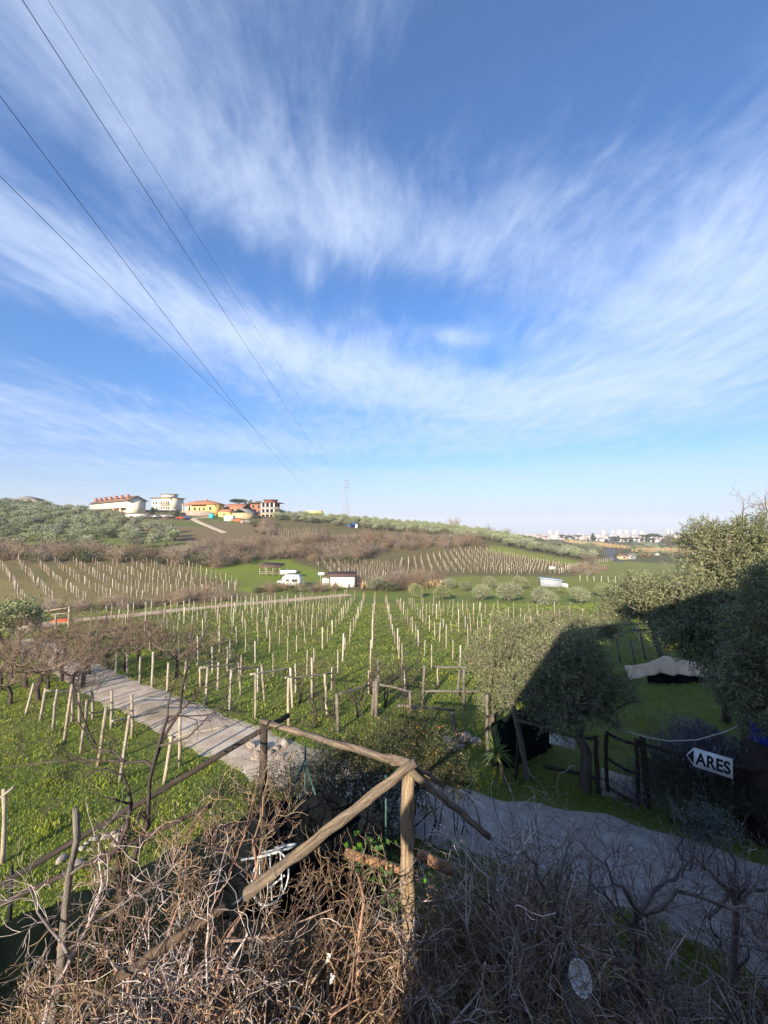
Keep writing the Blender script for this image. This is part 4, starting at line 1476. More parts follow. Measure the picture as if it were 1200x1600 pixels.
    t = empty('tin_hut', A, R(-16), 'low pale tin hut with sloping roof behind the round olive trees', 'hut')
    MB().prism([(0, -.5), (0, 1.9), (4.9, 1.55), (4.9, -.5)], 0, 2.8).build('wall', mat('pale tin', (.30, .33, .36), (.25, .27, .30), 1, .5), t)
    mb = MB().prism([(-.3, 1.98), (-.3, 2.05), (5.1, 1.68), (5.1, 1.6)], -.3, 3.1)
    mb.build('roof', mat('pale tin roof', (.34, .37, .40), (.28, .30, .33), 1, .5), t)
    MB().prism([(4.95, -.5), (4.95, .75), (6.3, .7), (6.3, -.5)], .3, 2.2).build('lean_to', M_WHITE, t)
    MB().box(4.95, 5.0, .6, 1.4, -.3, 1.3).build('door', M_GREYROOF, t)
    A = GP(863, 897)
    t = empty('white_board_sign', A, 0, 'small white board on two posts behind the tin hut', 'sign')
    MB().box(-.9, .9, 0, .06, 1.6, 2.4).build('board', M_WHITE, t)
    for x in (-.7, .7):
        MB().box(x - .06, x + .06, .07, .18, -.3, 2.3).build('post', M_POST, t)
    # bits by the track end on the left
    A = GP(50, 985)
    t = empty('stone_pillar', A, .2, 'stone gate pillar with a dark bin on top at the track corner', 'pillar')
    MB().box(-.5, .5, -.5, .5, -.3, 1.0).build('base', M_STONE, t)
    MB().tube([(0, 0, 1.0), (0, 0, 2.0)], .38, 12).build('bin', M_BLACK, t)
    MB().tube([(0, 0, 2.0), (0, 0, 2.12)], .42, 12).build('lid', M_WHITE, t)
    A = GP(62, 984)
    t = empty('corner_gate', A, .25, 'rustic gate of pale rails where the path meets the dirt track', 'gate')
    for x in (0, 1.3, 2.4):
        post_between(MB(), (x, 0, -.2), (x, 0, 2.1 if x != 1.3 else 1.5), .1, .09).build('post', M_POST, t)
    post_between(MB(), (0, -.08, 1.7), (2.5, -.08, 2.0), .05, .05).build('rail', M_POST, t)
    post_between(MB(), (1.0, -.1, 1.4), (2.5, -.1, 1.5), .05, .05).build('rail', M_POST, t)
    A = GP(96, 972)
    o = MB().prism([(-.9, 0), (-.85, .15), (-.3, .28), (.5, .3), (.9, .14), (.95, 0)], -.4, .4).build('orange_cover', mat('orange plastic', (.6, .10, .03)), None, False, A + np.array([0, 0, .03]))
    tag(o, 'small orange-red plastic cover lying on the dirt track', 'cover')
    A = GP(622, 903)
    o = MB().box(-1.4, 1.4, 0, .1, -.2, 1.5).box(-1.5, 1.5, -.03, .13, 1.5, 1.58).build('tin_sheet', M_STEEL, None, False, A, (0, 0, .3))
    tag(o, 'grey tin sheet standing in the brown brush', 'sheet')
    # things in the valley by the road
    for i, (px, Y, w, h, d, m_, lb, ct) in enumerate([(974, 200, 4.5, 1.8, 4, mat('ochre wall', (.45, .34, .2)), 'low cream barn beside the country road', 'barn'), (986, 205, 5, 1.6, 4, M_STEEL, 'grey tin shed beside the country road', 'shed'),
                                                (1010, 235, 6, 1.6, 4, M_TILE, 'small reddish hut in the valley', 'hut'), (1030, 245, 5, 1.4, 3, M_FARW, 'small white hut in the valley', 'hut')]):
        A = G(px, Y)
        t = empty(ct, A, .1 * i, lb, ct)
        MB().box(-w / 2, w / 2, 0, d, -1, h).build('wall', m_, t)
        gable_roof(0, -w / 2, w / 2, 0, d, h + .02, h + .7, M_GREYROOF if i % 2 else M_TILEB, t, ov=.3)
        window(t, 0, h * .55, 1.0, .9, 0.0)


mid_things()


# ------------------------------------------------------------------ far city
def far_city():
    rg = np.random.default_rng(77)
    mb = MB()
    for i in range(330):
        Y = rg.uniform(1500, 4800)
        px = rg.uniform(790, 1130)
        x = (px - 600) / F * Y
        z = gz(x, Y)
        w, h = rg.uniform(12, 42), rg.uniform(6, 15) * (1 if Y < 2800 else 1.3)
        mb.box(x - w / 2, x + w / 2, Y, Y + rg.uniform(10, 20), z - 8, z + h)
    m = mat('far city render', (.52, .42, .36), (.42, .30, .24), .004, .9, island=.45)
    tag(mb.build('far_city', m), 'hazy far town of pale buildings on the plain', None, None, 'stuff')
    # houses at the near edge of the town
    for i in range(26):
        Y = rg.uniform(900, 1500)
        px = rg.uniform(800, 1075)
        x = (px - 600) / F * Y
        t = empty('town_house', (x, Y, gz(x, Y)), rg.uniform(-.4, .4), 'small pale house with a red roof at the edge of the far town', 'house', 'houses at the edge of the far town')
        w, h = rg.uniform(10, 20), rg.uniform(6, 10)
        MB().box(-w / 2, w / 2, 0, 10, -6, h).build('wall', M_FARW, t)
        gable_roof(0, -w / 2, w / 2, 0, 10, h + .02, h + 2.5, mat('dull town tile', (.26, .16, .12), (.2, .12, .09), .1, .9), t)
    for px, w, h, Y in [(860, 40, 60, 4200), (871, 30, 58, 4300), (943, 38, 62, 4300), (957, 26, 60, 4200), (968, 60, 66, 4400), (980, 60, 64, 4400), (992, 70, 64, 4500), (1003, 44, 56, 4300), (1044, 22, 72, 3900), (1050, 16, 60, 3900)]:
        x = (px - 600) / F * Y
        t = empty('tower_block', (x, Y, gz(x, Y) - 5), rg.uniform(-.3, .3), 'pale high-rise block standing over the far town', 'tower block', 'high-rise blocks of the far town')
        MB().box(-w / 2, w / 2, 0, 16, 0, h).build('wall', M_FARW, t)
        MB().box(-w / 4, w / 4, 4, 12, h, h + 4).build('roof_house', M_FARW, t)


far_city()
# ------------------------------------------------------------------ trees
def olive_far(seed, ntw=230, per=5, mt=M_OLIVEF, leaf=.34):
    rg = np.random.default_rng(seed)
    lobes = [(0, 0, 2.3, 1.5, 1.5, 1.1)]
    for i in range(5):
        a = i * 1.256 + rg.uniform(-.3, .3)
        lobes.append((1.15 * math.cos(a), 1.15 * math.sin(a), rg.uniform(1.7, 2.8), rg.uniform(.75, 1.15), rg.uniform(.75, 1.15), rg.uniform(.7, 1.0)))
    V, Fq, tw = leaf_cloud(lobes, ntw, per, .55, leaf, leaf * .42, rg, shell=.7)
    crown = mesh_np('crown', V, Fq, mt)
    out = []
    p0 = np.array([0, 0, -.3])
    for a in range(3):
        ang = a * 2.1 + rg.uniform(0, .5)
        pts = np.array([p0, (0.03, 0, .35), (.35 * math.cos(ang), .35 * math.sin(ang), .95), (.8 * math.cos(ang), .8 * math.sin(ang), 1.9)])
        out.append((pts, np.array([.17, .14, .09, .04])))
    V, Fq = twigs_geo(out, 5)
    return mesh_np('trunk', V, Fq, M_BARK), crown


OLF = [olive_far(i) for i in range(7)]
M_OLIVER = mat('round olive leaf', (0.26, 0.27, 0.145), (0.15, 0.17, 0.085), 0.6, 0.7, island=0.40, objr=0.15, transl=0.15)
OLM = [olive_far(50 + i, 900, 6, M_OLIVER, .2) for i in range(4)]


def round_olive(seed):
    rg = np.random.default_rng(seed)
    lobes = [(0, 0, 1.75, 1.5, 1.5, 1.4)] + [(1.0 * math.cos(a), 1.0 * math.sin(a), rg.uniform(1.1, 2.3), .95, .95, .85) for a in rg.uniform(0, 6.28, 6)]
    V, Fq, tw = leaf_cloud(lobes, 1500, 6, .4, .17, .075, rg, shell=.55)
    tr = []
    for a in range(3):
        g = a * 2.1
        tr.append((np.array([(0, 0, -.3), (.05, 0, .3), (.3 * math.cos(g), .3 * math.sin(g), .8), (.8 * math.cos(g), .8 * math.sin(g), 1.7)]), np.array([.17, .14, .09, .04])))
    return mesh_np('trunk', *twigs_geo(tr, 5), M_BARK), mesh_np('crown', V, Fq, M_OLIVER)


OLR = [round_olive(80 + i) for i in range(4)]


def plant_tree(name, pair, loc, s, label, cat, group, rz):
    t = empty(name, loc, rz, label, cat, group)
    t.scale = s
    obj('trunk', pair[0], t)
    obj('crown', pair[1], t)
    return t


def ball(seed, n, per, leaf, mt, lobes, trunk, tw=.6, lwf=.42, shell=.6):
    rg = np.random.default_rng(seed)
    V, Fq, _ = leaf_cloud(lobes, n, per, tw, leaf, leaf * lwf, rg, shell)
    cr = mesh_np('crown', V, Fq, mt)
    V, Fq = twigs_geo(trunk, 6)
    return mesh_np('trunk', V, Fq, M_BARK), cr


def scatter(poly, step, rg, jit=.35, aspect=1.0):
    """points in a (px, Y) polygon on a jittered world grid"""
    poly = np.array(poly, float)
    W = np.stack([(poly[:, 0] - 600) / F * poly[:, 1], poly[:, 1]], -1)
    lo, hi = W.min(0), W.max(0)
    pts = []
    for i, y in enumerate(np.arange(lo[1], hi[1], step * aspect)):
        for x in np.arange(lo[0], hi[0], step):
            q = np.array([x + (i % 2) * step * .5, y]) + rg.normal(0, jit * step, 2)
            if inpoly(np.array([600 + F * q[0] / q[1]]), np.array([q[1]]), poly)[0]:
                pts.append(q)
    return pts


def olive_groves():
    rg = np.random.default_rng(31)
    groves = [
        ([(-80, 112), (195, 113), (305, 126), (245, 160), (185, 180), (100, 214), (-80, 222)], 5.7, 'grey-green olive tree in the grove covering the left hill', 'olive trees of the hill grove', 190, .30),
        ([(425, 205), (560, 205), (720, 205), (830, 196), (830, 245), (720, 262), (430, 240)], 5.0, 'olive tree in the grove along the ridge below the pylon', 'olive trees of the ridge grove', 70, .28),
        ([(790, 186), (932, 176), (940, 230), (820, 250)], 4.6, 'olive tree in the grove sloping down to the country road', 'olive trees of the road grove', 60, .25),
    ]
    for poly, step, lab, grp, cap, jit in groves:
        pts = scatter(poly, step, rg, jit)
        pts.sort(key=lambda q: math.hypot(*q))
        acc = {}
        tac = {}
        for j, q in enumerate(pts):
            s = rg.uniform(.85, 1.3)
            pr = OLF[rg.integers(0, len(OLF))]
            loc = (q[0], q[1], gz(*q))
            rz = rg.uniform(0, 6.28)
            if j < cap:
                plant_tree('olive_tree', pr, loc, (s, s, s * rg.uniform(.85, 1.1)), lab, 'tree', grp, rz)
            else:
                M = Matrix.LocRotScale(Vector(loc), Matrix.Rotation(rz, 3, 'Z').to_quaternion(), Vector((s, s, s)))
                bake_copy(pr[1], M, acc)
        if acc:
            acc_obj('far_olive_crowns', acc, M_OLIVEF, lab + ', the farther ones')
    # round olive trees in front of the right slope
    for k, (px, Y, s) in enumerate([(586, 84, 1.05), (650, 73, .92), (692, 70, .95), (750, 68, .98), (795, 66, 1.15), (850, 60, 1.0), (906, 62, .95), (967, 56, .95), (702, 90, .85), (765, 92, 1.0), (812, 90, 1.05), (998, 52, .9), (728, 86, .8), (940, 76, .9), (1020, 62, 1.2), (880, 82, .6)]):
        A = G(px, Y)
        t = plant_tree('round_olive_tree', OLR[k % 4], A - np.array([0, 0, .15]), (s, s, s * .92), ['round bushy olive tree standing on grass beyond the green vineyard', 'round olive tree next to the white shed', 'small round olive shrub in front of the tin hut'][1 if px == 586 else 2 if px == 880 else 0], 'tree', 'round olive trees beyond the vineyard' if px not in (586, 880) else None, k * 1.3)
        t.scale = (s, s, s * .95)
    # olive by the path corner at the left edge
    A = GP(5, 1015)
    plant_tree('path_corner_olive', OLM[1], A, (1.25, 1.25, 1.05), 'grey-green olive tree by the gate at the head of the path', 'tree', None, .6)
    # stone pine and dark conifers on the ridge
    tr = [(np.array([(0, 0, -.5), (.1, 0, 3), (.15, .1, 6.2), (.1, 0, 7.6)]), np.array([.35, .3, .25, .12]))]
    for a in range(6):
        tr.append((np.array([(.12, 0, 5.2), (.9 * math.cos(a), .9 * math.sin(a), 6.3), (2.4 * math.cos(a), 2.4 * math.sin(a), 7.3), (3.4 * math.cos(a), 3.4 * math.sin(a), 7.6)]), np.array([.15, .12, .08, .04])))
    pine = ball(8, 900, 6, .4, M_PINE, [(0, 0, 7.9, 4.6, 4.6, 1.3), (2, 1, 7.7, 3, 3, 1.1), (-2, -1, 7.8, 3, 3, 1.1)], tr, .6, .4, .8)
    A = G(372, 226)
    plant_tree('stone_pine', pine, A, (1.05, 1.05, 1.0), 'umbrella-shaped dark stone pine on the ridge beside the brick house', 'tree', None, 0)
    con = ball(9, 500, 6, .45, M_PINE, [(0, 0, 3.4, 2.0, 2.0, 2.6), (0, 0, 5.6, 1.2, 1.2, 1.8), (.8, 0, 2.5, 1.8, 1.8, 1.6)], [(np.array([(0, 0, -.5), (0, 0, 2), (0, 0, 5), (0, 0, 6.8)]), np.array([.3, .25, .15, .05]))])
    for k, (px, Y, s, lab) in enumerate([(383, 224, 1.0, 'dark round conifer right of the stone pine'), (391, 232, 1.15, 'pointed dark conifer behind the brick house'), (238, 192, .62, 'dark green bush in front of the cream apartment house'), (277, 190, .6, 'dark green bush left of the garden wall')]):
        plant_tree('dark_conifer', con, G(px, Y), (s, s, s), lab, 'tree', None, k)
    # trees of the valley and of the town edge
    for k in range(46):
        Y = rg.uniform(520, 1000)
        px = rg.uniform(860, 1075) if k % 3 else rg.uniform(955, 1060)
        s = rg.uniform(1.1, 2.1)
        plant_tree('valley_tree', con if k % 2 else pine, G(px, Y), (s, s, s * rg.uniform(.6, .95)), 'dark evergreen tree standing in the valley before the far town', 'tree', 'dark trees before the far town', k)
    for k in range(75):
        Y = rg.uniform(190, 480)
        px = rg.uniform(900, 1090)
        if 938 < px < 978:
            continue
        s = rg.uniform(.8, 1.5)
        plant_tree('valley_olive', OLF[k % 7], G(px, Y), (s, s, s * .8), 'low olive tree scattered over the valley floor', 'tree', 'olive trees of the valley floor', k)
    yel = ball(12, 300, 6, .4, mat('yellow green leaf', (.22, .20, .04), (.15, .15, .03), .5, .7, island=.3), [(0, 0, 3.4, 2.6, 2.6, 2.2), (1, 0, 4.6, 1.6, 1.6, 1.4)], [(np.array([(0, 0, -.5), (0, 0, 1), (0, 0, 2), (0, 0, 3.8)]), np.array([.3, .25, .15, .05]))])
    plant_tree('yellow_tree', yel, G(1062, 330), (2.2, 2.2, 2.1), 'yellow-green broad tree standing before the far town', 'tree', None, 0)
    plant_tree('brown_tree', ball(13, 260, 6, .4, mat('olive brown leaf', (.15, .13, .06), None, .5, .8, island=.3), [(0, 0, 3.6, 2.2, 2.2, 2.6)], [(np.array([(0, 0, -.5), (0, 0, 1), (0, 0, 2), (0, 0, 3.8)]), np.array([.3, .25, .15, .05]))]), G(1046, 340), (2.4, 2.4, 2.2), 'brownish round tree left of the yellow-green tree', 'tree', None, 0)


olive_groves()


# ------------------------------------------------------------------ leafless brush
def brush_mesh(seed, mt=M_BRUSH, n=26, h=2.2, spread=.55, r=.022, depth=2, rmin=.012, kids=(2, 4), sides=3, nseg=4):
    rg = np.random.default_rng(seed)
    out = []
    for i in range(n):
        a = rg.uniform(0, 6.28)
        d = (spread * math.cos(a) * rg.uniform(.2, 1.4), spread * math.sin(a) * rg.uniform(.2, 1.4), 1)
        st = (rg.normal(0, .3), rg.normal(0, .3), -.1)
        grow(st, d, h * rg.uniform(.5, 1.0), r, depth, rg, out, nseg=nseg, wob=.2, up=.02, kids=kids, spread=.55, shrink=.6, rmin=rmin)
    V, Fq = twigs_geo(out, sides)
    return mesh_np('brush', V, Fq, mt)


BRUSH = [brush_mesh(200 + i, n=34, kids=(3, 4)) for i in range(6)]
M_BRUSHG = mat('green undergrowth leaf', (.10, .105, .045), (.06, .065, .03), .5, .8, island=.4, objr=.25)


def undergrowth(seed):
    rg = np.random.default_rng(seed)
    V, Fq, _ = leaf_cloud([(0, 0, .8, 1.5, 1.5, 1.0), (1, .4, .6, 1.1, 1.1, .8), (-.9, -.3, .7, 1.2, 1.2, .8)], 170, 5, .5, .26, .12, rg, .8)
    return mesh_np('undergrowth', V, Fq, M_BRUSHG)


UNDER = [undergrowth(300 + i) for i in range(3)]


def place_brush():
    rg = np.random.default_rng(41)
    bands = [
        ([(-60, 102.5), (330, 102.5), (330, 112), (190, 113), (-60, 111)], 2.9, (.9, 1.7), 'brown leafless bush in the hedge between the brown vineyard and the olive hill', 'bushes between the brown vineyard and the olive hill', 100, .45),
        ([(300, 106), (335, 100), (440, 122), (540, 126), (600, 150), (540, 158), (400, 134), (310, 124)], 3.6, (1.0, 1.9), 'brown leafless bush in the brushy band above the meadow', 'bushes above the meadow', 90, .15),
        ([(470, 142), (600, 150), (700, 164), (760, 174), (740, 188), (600, 180), (480, 165)], 5.2, (1.0, 2.0), 'tall brown leafless thicket bush below the ridge olives', 'thicket bushes below the ridge', 70, .15),
        ([(60, 48.5), (180, 51), (300, 58), (380, 66), (330, 72), (250, 62), (60, 54)], 2.4, (.35, .7), 'low brown bush on the bank beside the dirt track', 'low bushes beside the track', 45, .2),
        ([(395, 74), (480, 78), (545, 82), (530, 86), (440, 80), (390, 79)], 2.2, (.45, .8), 'low brown bramble bush in front of the caravan meadow', 'brambles before the meadow', 30, .2),
        ([(555, 82), (640, 84), (700, 95), (690, 108), (640, 105), (560, 92)], 2.8, (.6, 1.3), 'brown bramble bush between the white shed and the round olives', 'brambles by the white shed', 40, .15),
        ([(395, 160), (440, 160), (430, 190), (390, 195)], 4.0, (.8, 1.3), 'brown bush on the slope under the brick house', 'bushes under the brick house', 14, .3),
        ([(145, 182), (290, 180), (285, 186), (150, 190)], 4.0, (.5, .9), 'low brown bush along the terrace below the terraced house', 'bushes below the terraced house', 26, .2),
        ([(880, 126), (930, 126), (950, 150), (905, 150)], 4.0, (.6, 1.0), 'reddish leafless bush beside the posts to the road', 'bushes beside the road posts', 14, .1),
    ]
    for poly, step, sc, lab, grp, cap, ug in bands:
        pts = scatter(poly, step, rg, .3)
        pts.sort(key=lambda q: math.hypot(*q))
        for q in pts[:cap * 2]:
            s = rg.uniform(*sc)
            z = gz(*q)
            if rg.random() < ug:
                o = obj('green_bush', UNDER[rg.integers(0, 3)], None, (q[0], q[1], z - .1), (0, 0, rg.uniform(0, 6)))
                o.scale = (s * 1.1, s * 1.1, s)
                tag(o, lab.replace('brown leafless', 'dull green').replace('tall brown leafless', 'dull green').replace('low brown', 'dull green').replace('brown', 'dull green').replace('reddish leafless', 'dull green'), 'bush', 'green ' + grp)
            else:
                o = obj('bare_bush', BRUSH[rg.integers(0, 6)], None, (q[0], q[1], z), (0, 0, rg.uniform(0, 6)))
                o.scale = (s * 1.15, s * 1.15, s)
                tag(o, lab, 'bush', grp)
    # bare round trees on the skyline and in the thicket
    for k, (px, Y, s, lab) in enumerate([(712, 262, 2.9, 'bare round tree standing on the skyline of the ridge'), (762, 280, 2.3, 'small bare tree on the skyline right of the round one'), (791, 290, 2.3, 'second small bare tree on the falling skyline'),
                                       (505, 150, 2.8, 'pale bare tree in the thicket above the meadow'), (585, 158, 2.9, 'broad pale bare tree above the overgrown patch'), (540, 226, 2.0, 'brown bare tree beside the grey hut'), (925, 158, 2.0, 'bare brown tree at the end of the right meadow')]):
        o = obj('bare_tree', BRUSH[k % 6], None, G(px, Y), (0, 0, k))
        o.scale = (s, s, s)
        tag(o, lab, 'tree')
    # dry reeds in the valley
    def reeds(poly, n, h, lab):
        pts = []
        poly = np.array(poly, float)
        while len(pts) < n:
            px, Y = rg.uniform(poly[:, 0].min(), poly[:, 0].max()), rg.uniform(poly[:, 1].min(), poly[:, 1].max())
            if inpoly(np.array([px]), np.array([Y]), poly)[0]:
                pts.append(((px - 600) / F * Y, Y))
        pts = np.array(pts)
        z = ground(pts[:, 0], pts[:, 1])
        C = np.stack([pts[:, 0], pts[:, 1], z], -1)
        D = rg.normal(0, .15, (n, 3)) + np.array([0, 0, 1])
        V, Fq = leaves_geo(C, D, h * rg.uniform(.6, 1.2, n), h * .16, rg)
        tag(obj('reeds', mesh_np('reeds', V, Fq, M_REED)), lab, None, None, 'stuff')
    reeds([(900, 330), (985, 300), (950, 380), (880, 420)], 1600, 3.4, 'bed of dry tan reeds beyond the road olives')
    reeds([(985, 262), (1060, 245), (1110, 262), (1095, 300), (1010, 310)], 1800, 2.8, 'bed of dry tan reeds behind the valley huts')
    reeds([(565, 84), (690, 90), (690, 100), (565, 97)], 700, 1.7, 'tan dry reeds and weeds by the white shed')


place_brush()


# ------------------------------------------------------------------ bare fruit trees and vines by the path
def limb_tree(name, base, limbs, depth, mt, label, cat, seed, r0=.07, twl=.8, kids=(3, 5), rmin=.004, sides=4, grp=None, twd=2, wob=.2):
    """limbs: lists of world points; twigs grow from them"""
    rg = np.random.default_rng(seed)
    b = np.array(base)
    main, tw = [], []
    for L in limbs:
        pts = np.array(L[0], float) - b
        r = np.linspace(L[1], L[2], len(pts))
        t = np.linspace(0, 1, len(pts))
        tt = np.linspace(0, 1, 7)
        pp = np.stack([np.interp(tt, t, pts[:, i]) for i in range(3)], -1)
        pp[1:-1] += rg.normal(0, .02, (5, 3)) * min(1, L[1] / .02)
        main.append((pp, np.interp(tt, t, r)))
        for q in range(rg.integers(*kids) + 1):
            i = rg.integers(2, 7)
            d = unit(pp[i] - pp[i - 1]) + rg.normal(0, .7, 3) + np.array([0, 0, .25])
            grow(pp[i], d, twl * rg.uniform(.5, 1.2), max(rmin, L[2] * .7), twd, rg, tw, nseg=4, wob=wob, up=.06, kids=(2, 4), spread=.6, shrink=.62, rmin=rmin)
    V, Fq = twigs_geo(main, 7)
    t = empty(name, base, 0, label, cat, grp)
    obj('trunk', mesh_np('trunk', V, Fq, mt, True), t)
    V, Fq = twigs_geo(tw, sides if sides < 4 else 3)
    obj('twigs', mesh_np('twigs', V, Fq, mt), t)
    return t


def orchard_tree_mesh(seed, mt):
    rg = np.random.default_rng(seed)
    main, tw = [], []
    pts = np.array([(0, 0, -.2), (rg.normal(0, .05), rg.normal(0, .05), .5), (rg.normal(0, .08), rg.normal(0, .08), 1.0)])
    main.append((pts, np.array([.10, .085, .075])))
    for i in range(6):
        a = i * 1.05 + rg.uniform(-.3, .3)
        d = np.array([math.cos(a), math.sin(a), rg.uniform(.35, 1.0)])
        grow(pts[-1], d, rg.uniform(.8, 1.3), .045, 3, rg, tw, nseg=4, wob=.22, up=.10, kids=(3, 4), spread=.6, shrink=.66, rmin=.006)
    return mesh_np('trunk', *twigs_geo(main, 7), M_TWIGD, True), mesh_np('branches', *twigs_geo(tw, 3), mt)


ORCH = [orchard_tree_mesh(500 + i, mat('brown fruit twig', (.23, .16, .11), (.12, .085, .06), 3, .9, island=.4)) for i in range(4)]


def orchard():
    rg = np.random.default_rng(61)
    sp = [(60, 1030), (95, 1065), (130, 1075), (150, 1030), (185, 1020), (215, 1035), (120, 1010), (160, 1000), (250, 1030), (90, 1040), (40, 1075), (20, 1060), (205, 1005), (275, 1060), (330, 1040), (60, 1095), (15, 1100), (35, 1045), (75, 1075), (110, 1090), (0, 1080), (140, 1055), (30, 1020), (170, 1045), (195, 1050), (235, 1015), (300, 1030), (100, 1025)]
    for k, (px, py) in enumerate(sp):
        A = GP(px, py)
        tr, br = ORCH[k % 4]
        on = px > 150 and py < 1065
        t = empty('bare_fruit_tree', A, rg.uniform(0, 6), 'bare brown fruit tree tangled over the %s' % ('trellis on the vineyard side of the path' if on else 'leaning trellis left of the path'), 'tree', 'bare fruit trees by the path')
        s = rg.uniform(.75, 1.15)
        t.scale = (s, s, s * .95)
        obj('trunk', tr, t)
        obj('branches', br, t)
    # dead vines in the middle, round the corner trellis
    for k, (px, py, s) in enumerate([(495, 1135, 1.0), (525, 1125, 1.1), (560, 1120, 1.25), (600, 1105, 1.2), (630, 1090, 1.2), (640, 1115, 1.0), (470, 1100, .9), (655, 1070, 1.1), (505, 1110, .9), (580, 1085, 1.1), (620, 1060, 1.1)]):
        A = GP(px, py)
        t = empty('dead_vine', A, k, 'dark leafless vine climbing round the grey corner trellis', 'vine', 'dark vines round the corner trellis')
        t.scale = (s * .8, s * .8, s)
        obj('branches', DEADV[k % 3], t)


def dead_vine_mesh(seed):
    rg = np.random.default_rng(seed)
    out = []
    for i in range(4):
        grow((rg.normal(0, .1), rg.normal(0, .1), -.1), (rg.normal(0, .35), rg.normal(0, .35), 1), rg.uniform(1.2, 1.9), .032, 2, rg, out, nseg=6, wob=.25, up=.05, kids=(3, 4), spread=.7, shrink=.45, rmin=.006)
    return mesh_np('dead_vine', *twigs_geo(out, 4), M_TWIGD)


DEADV = [dead_vine_mesh(600 + i) for i in range(3)]
orchard()
# ------------------------------------------------------------------ near olive trees
def near_olive(name, base, trunk_pts, lobes, ntw, per, label, seed, leaf=.085, lw=.022, mt=M_OLIVE, r0=.13, tw=.34, extra=0):
    rg = np.random.default_rng(seed)
    b = np.array(base, float)
    t = empty(name, b, 0, label, 'tree')
    tp = np.array(trunk_pts, float) - b
    lob = [tuple(np.array(l[:3]) - b) + tuple(l[3:]) for l in lobes]
    core = list(lob)
    for l in core:
        for q in range(4):
            dv = unit(rg.normal(0, 1, 3) + np.array([0, 0, .2]))
            k_ = rg.uniform(.22, .42)
            lob.append(tuple(np.array(l[:3]) + dv * np.array(l[3:]) * rg.uniform(.85, 1.15)) + (l[3] * k_, l[4] * k_, l[5] * k_ * 1.2))
    main, br = [], []
    s = np.linspace(0, 1, 8)
    k = np.linspace(0, 1, len(tp))
    pp = np.stack([np.interp(s, k, tp[:, i]) for i in range(3)], -1)
    pp[1:-1] += rg.normal(0, .035, (6, 3))
    main.append((pp, np.linspace(r0 * 1.35, r0 * .7, 8)))
    for l in core:
        c = np.array(l[:3])
        for q in range(3):
            e = c + rg.normal(0, .45, 3) * np.array(l[3:])
            m_ = (pp[-1] + e) / 2 + rg.normal(0, .15, 3)
            st = pp[rg.integers(5, 8)]
            ps = np.array([st, st * .55 + m_ * .45 + rg.normal(0, .05, 3), m_, e * .6 + m_ * .4 + rg.normal(0, .08, 3), e])
            main.append((ps, np.linspace(r0 * .5, .02, 5)))
            for z in range(2):
                grow(ps[rg.integers(2, 5)], unit(e - m_) + rg.normal(0, .7, 3), .8 * l[3], .014, 1, rg, br, nseg=4, kids=(2, 4), rmin=.005)
    obj('trunk', mesh_np('trunk', *twigs_geo(main, 7), M_BARK, True), t)
    V, Fq, tws = leaf_cloud(lob, int(ntw * 1.15), per, tw, leaf, lw, rg, shell=.75)
    obj('crown', mesh_np('crown', V, Fq, mt), t)
    V, Fq = twigs_geo(br, 3)
    V2, F2 = twigs_geo(tws, 3)
    obj('branches', mesh_np('branches', np.concatenate([V, V2]), np.concatenate([Fq, F2 + len(V)]), mat('olive twig', (.22, .18, .14), (.13, .10, .08), 3, .9, island=.3)), t)
    return t


def lobe(px, py, Y, rx, rz, ry=None):
    return tuple(P(px, py, Y)) + (rx, ry or rx, rz)


b = GP(915, 1238)
near_olive('near_olive_tree', b, [b, P(915, 1190, b[1]), P(908, 1140, b[1]), P(902, 1105, b[1])],
           [lobe(880, 1085, 10.4, 1.0, .8), lobe(925, 1060, 10.6, .85, .9), lobe(850, 1030, 10.6, .75, .7), lobe(905, 1010, 10.8, .8, .6), lobe(815, 1085, 10.4, .6, .55), lobe(940, 1105, 10.3, .5, .45), lobe(965, 1075, 10.4, .45, .5), lobe(870, 1125, 10.2, .6, .4)],
           2700, 9, 'grey-green olive tree by the gate, its lower crown in shade', 71, lw=.026)
b = GP(772, 1150)
near_olive('sunlit_olive_tree', b, [b, P(770, 1120, b[1]), P(775, 1090, b[1]), P(782, 1060, b[1])],
           [lobe(775, 1040, 13.0, .85, .85), lobe(800, 990, 13.2, .75, .6), lobe(845, 985, 13.4, .9, .55), lobe(765, 1085, 12.9, .45, .6), lobe(825, 1050, 13.0, .8, .8), lobe(900, 975, 13.8, .9, .45), lobe(750, 1010, 13.2, .45, .5), lobe(945, 985, 14, .5, .4)],
           2700, 9, 'pale olive tree with a sunlit crown behind the shaded one', 72)
b = GP(1135, 1125)
near_olive('broad_olive_tree', b, [b, P(1130, 1070, 12.2), P(1120, 1020, 12.2), P(1115, 985, 12.2)],
           [lobe(1120, 940, 12, 1.5, 1.1), lobe(1060, 950, 12.2, 1.1, .9), lobe(1130, 870, 12.5, 1.3, .9), lobe(1105, 835, 12.8, .8, .55), lobe(1170, 890, 12, 1.2, 1.0), lobe(1190, 840, 12, .8, .8), lobe(1045, 985, 12, .65, .75), lobe(1095, 985, 11.6, 1.1, .7), lobe(1165, 1005, 11.2, 1.2, .9), lobe(1170, 1075, 11, .8, .6), lobe(1000, 925, 12.8, .75, .55), lobe(1240, 930, 11.5, 1.6, 1.8)],
           9000, 9, 'broad dense olive tree beside the tarpaulin shelter', 73, leaf=.105, lw=.034)
b = GP(1240, 1290)
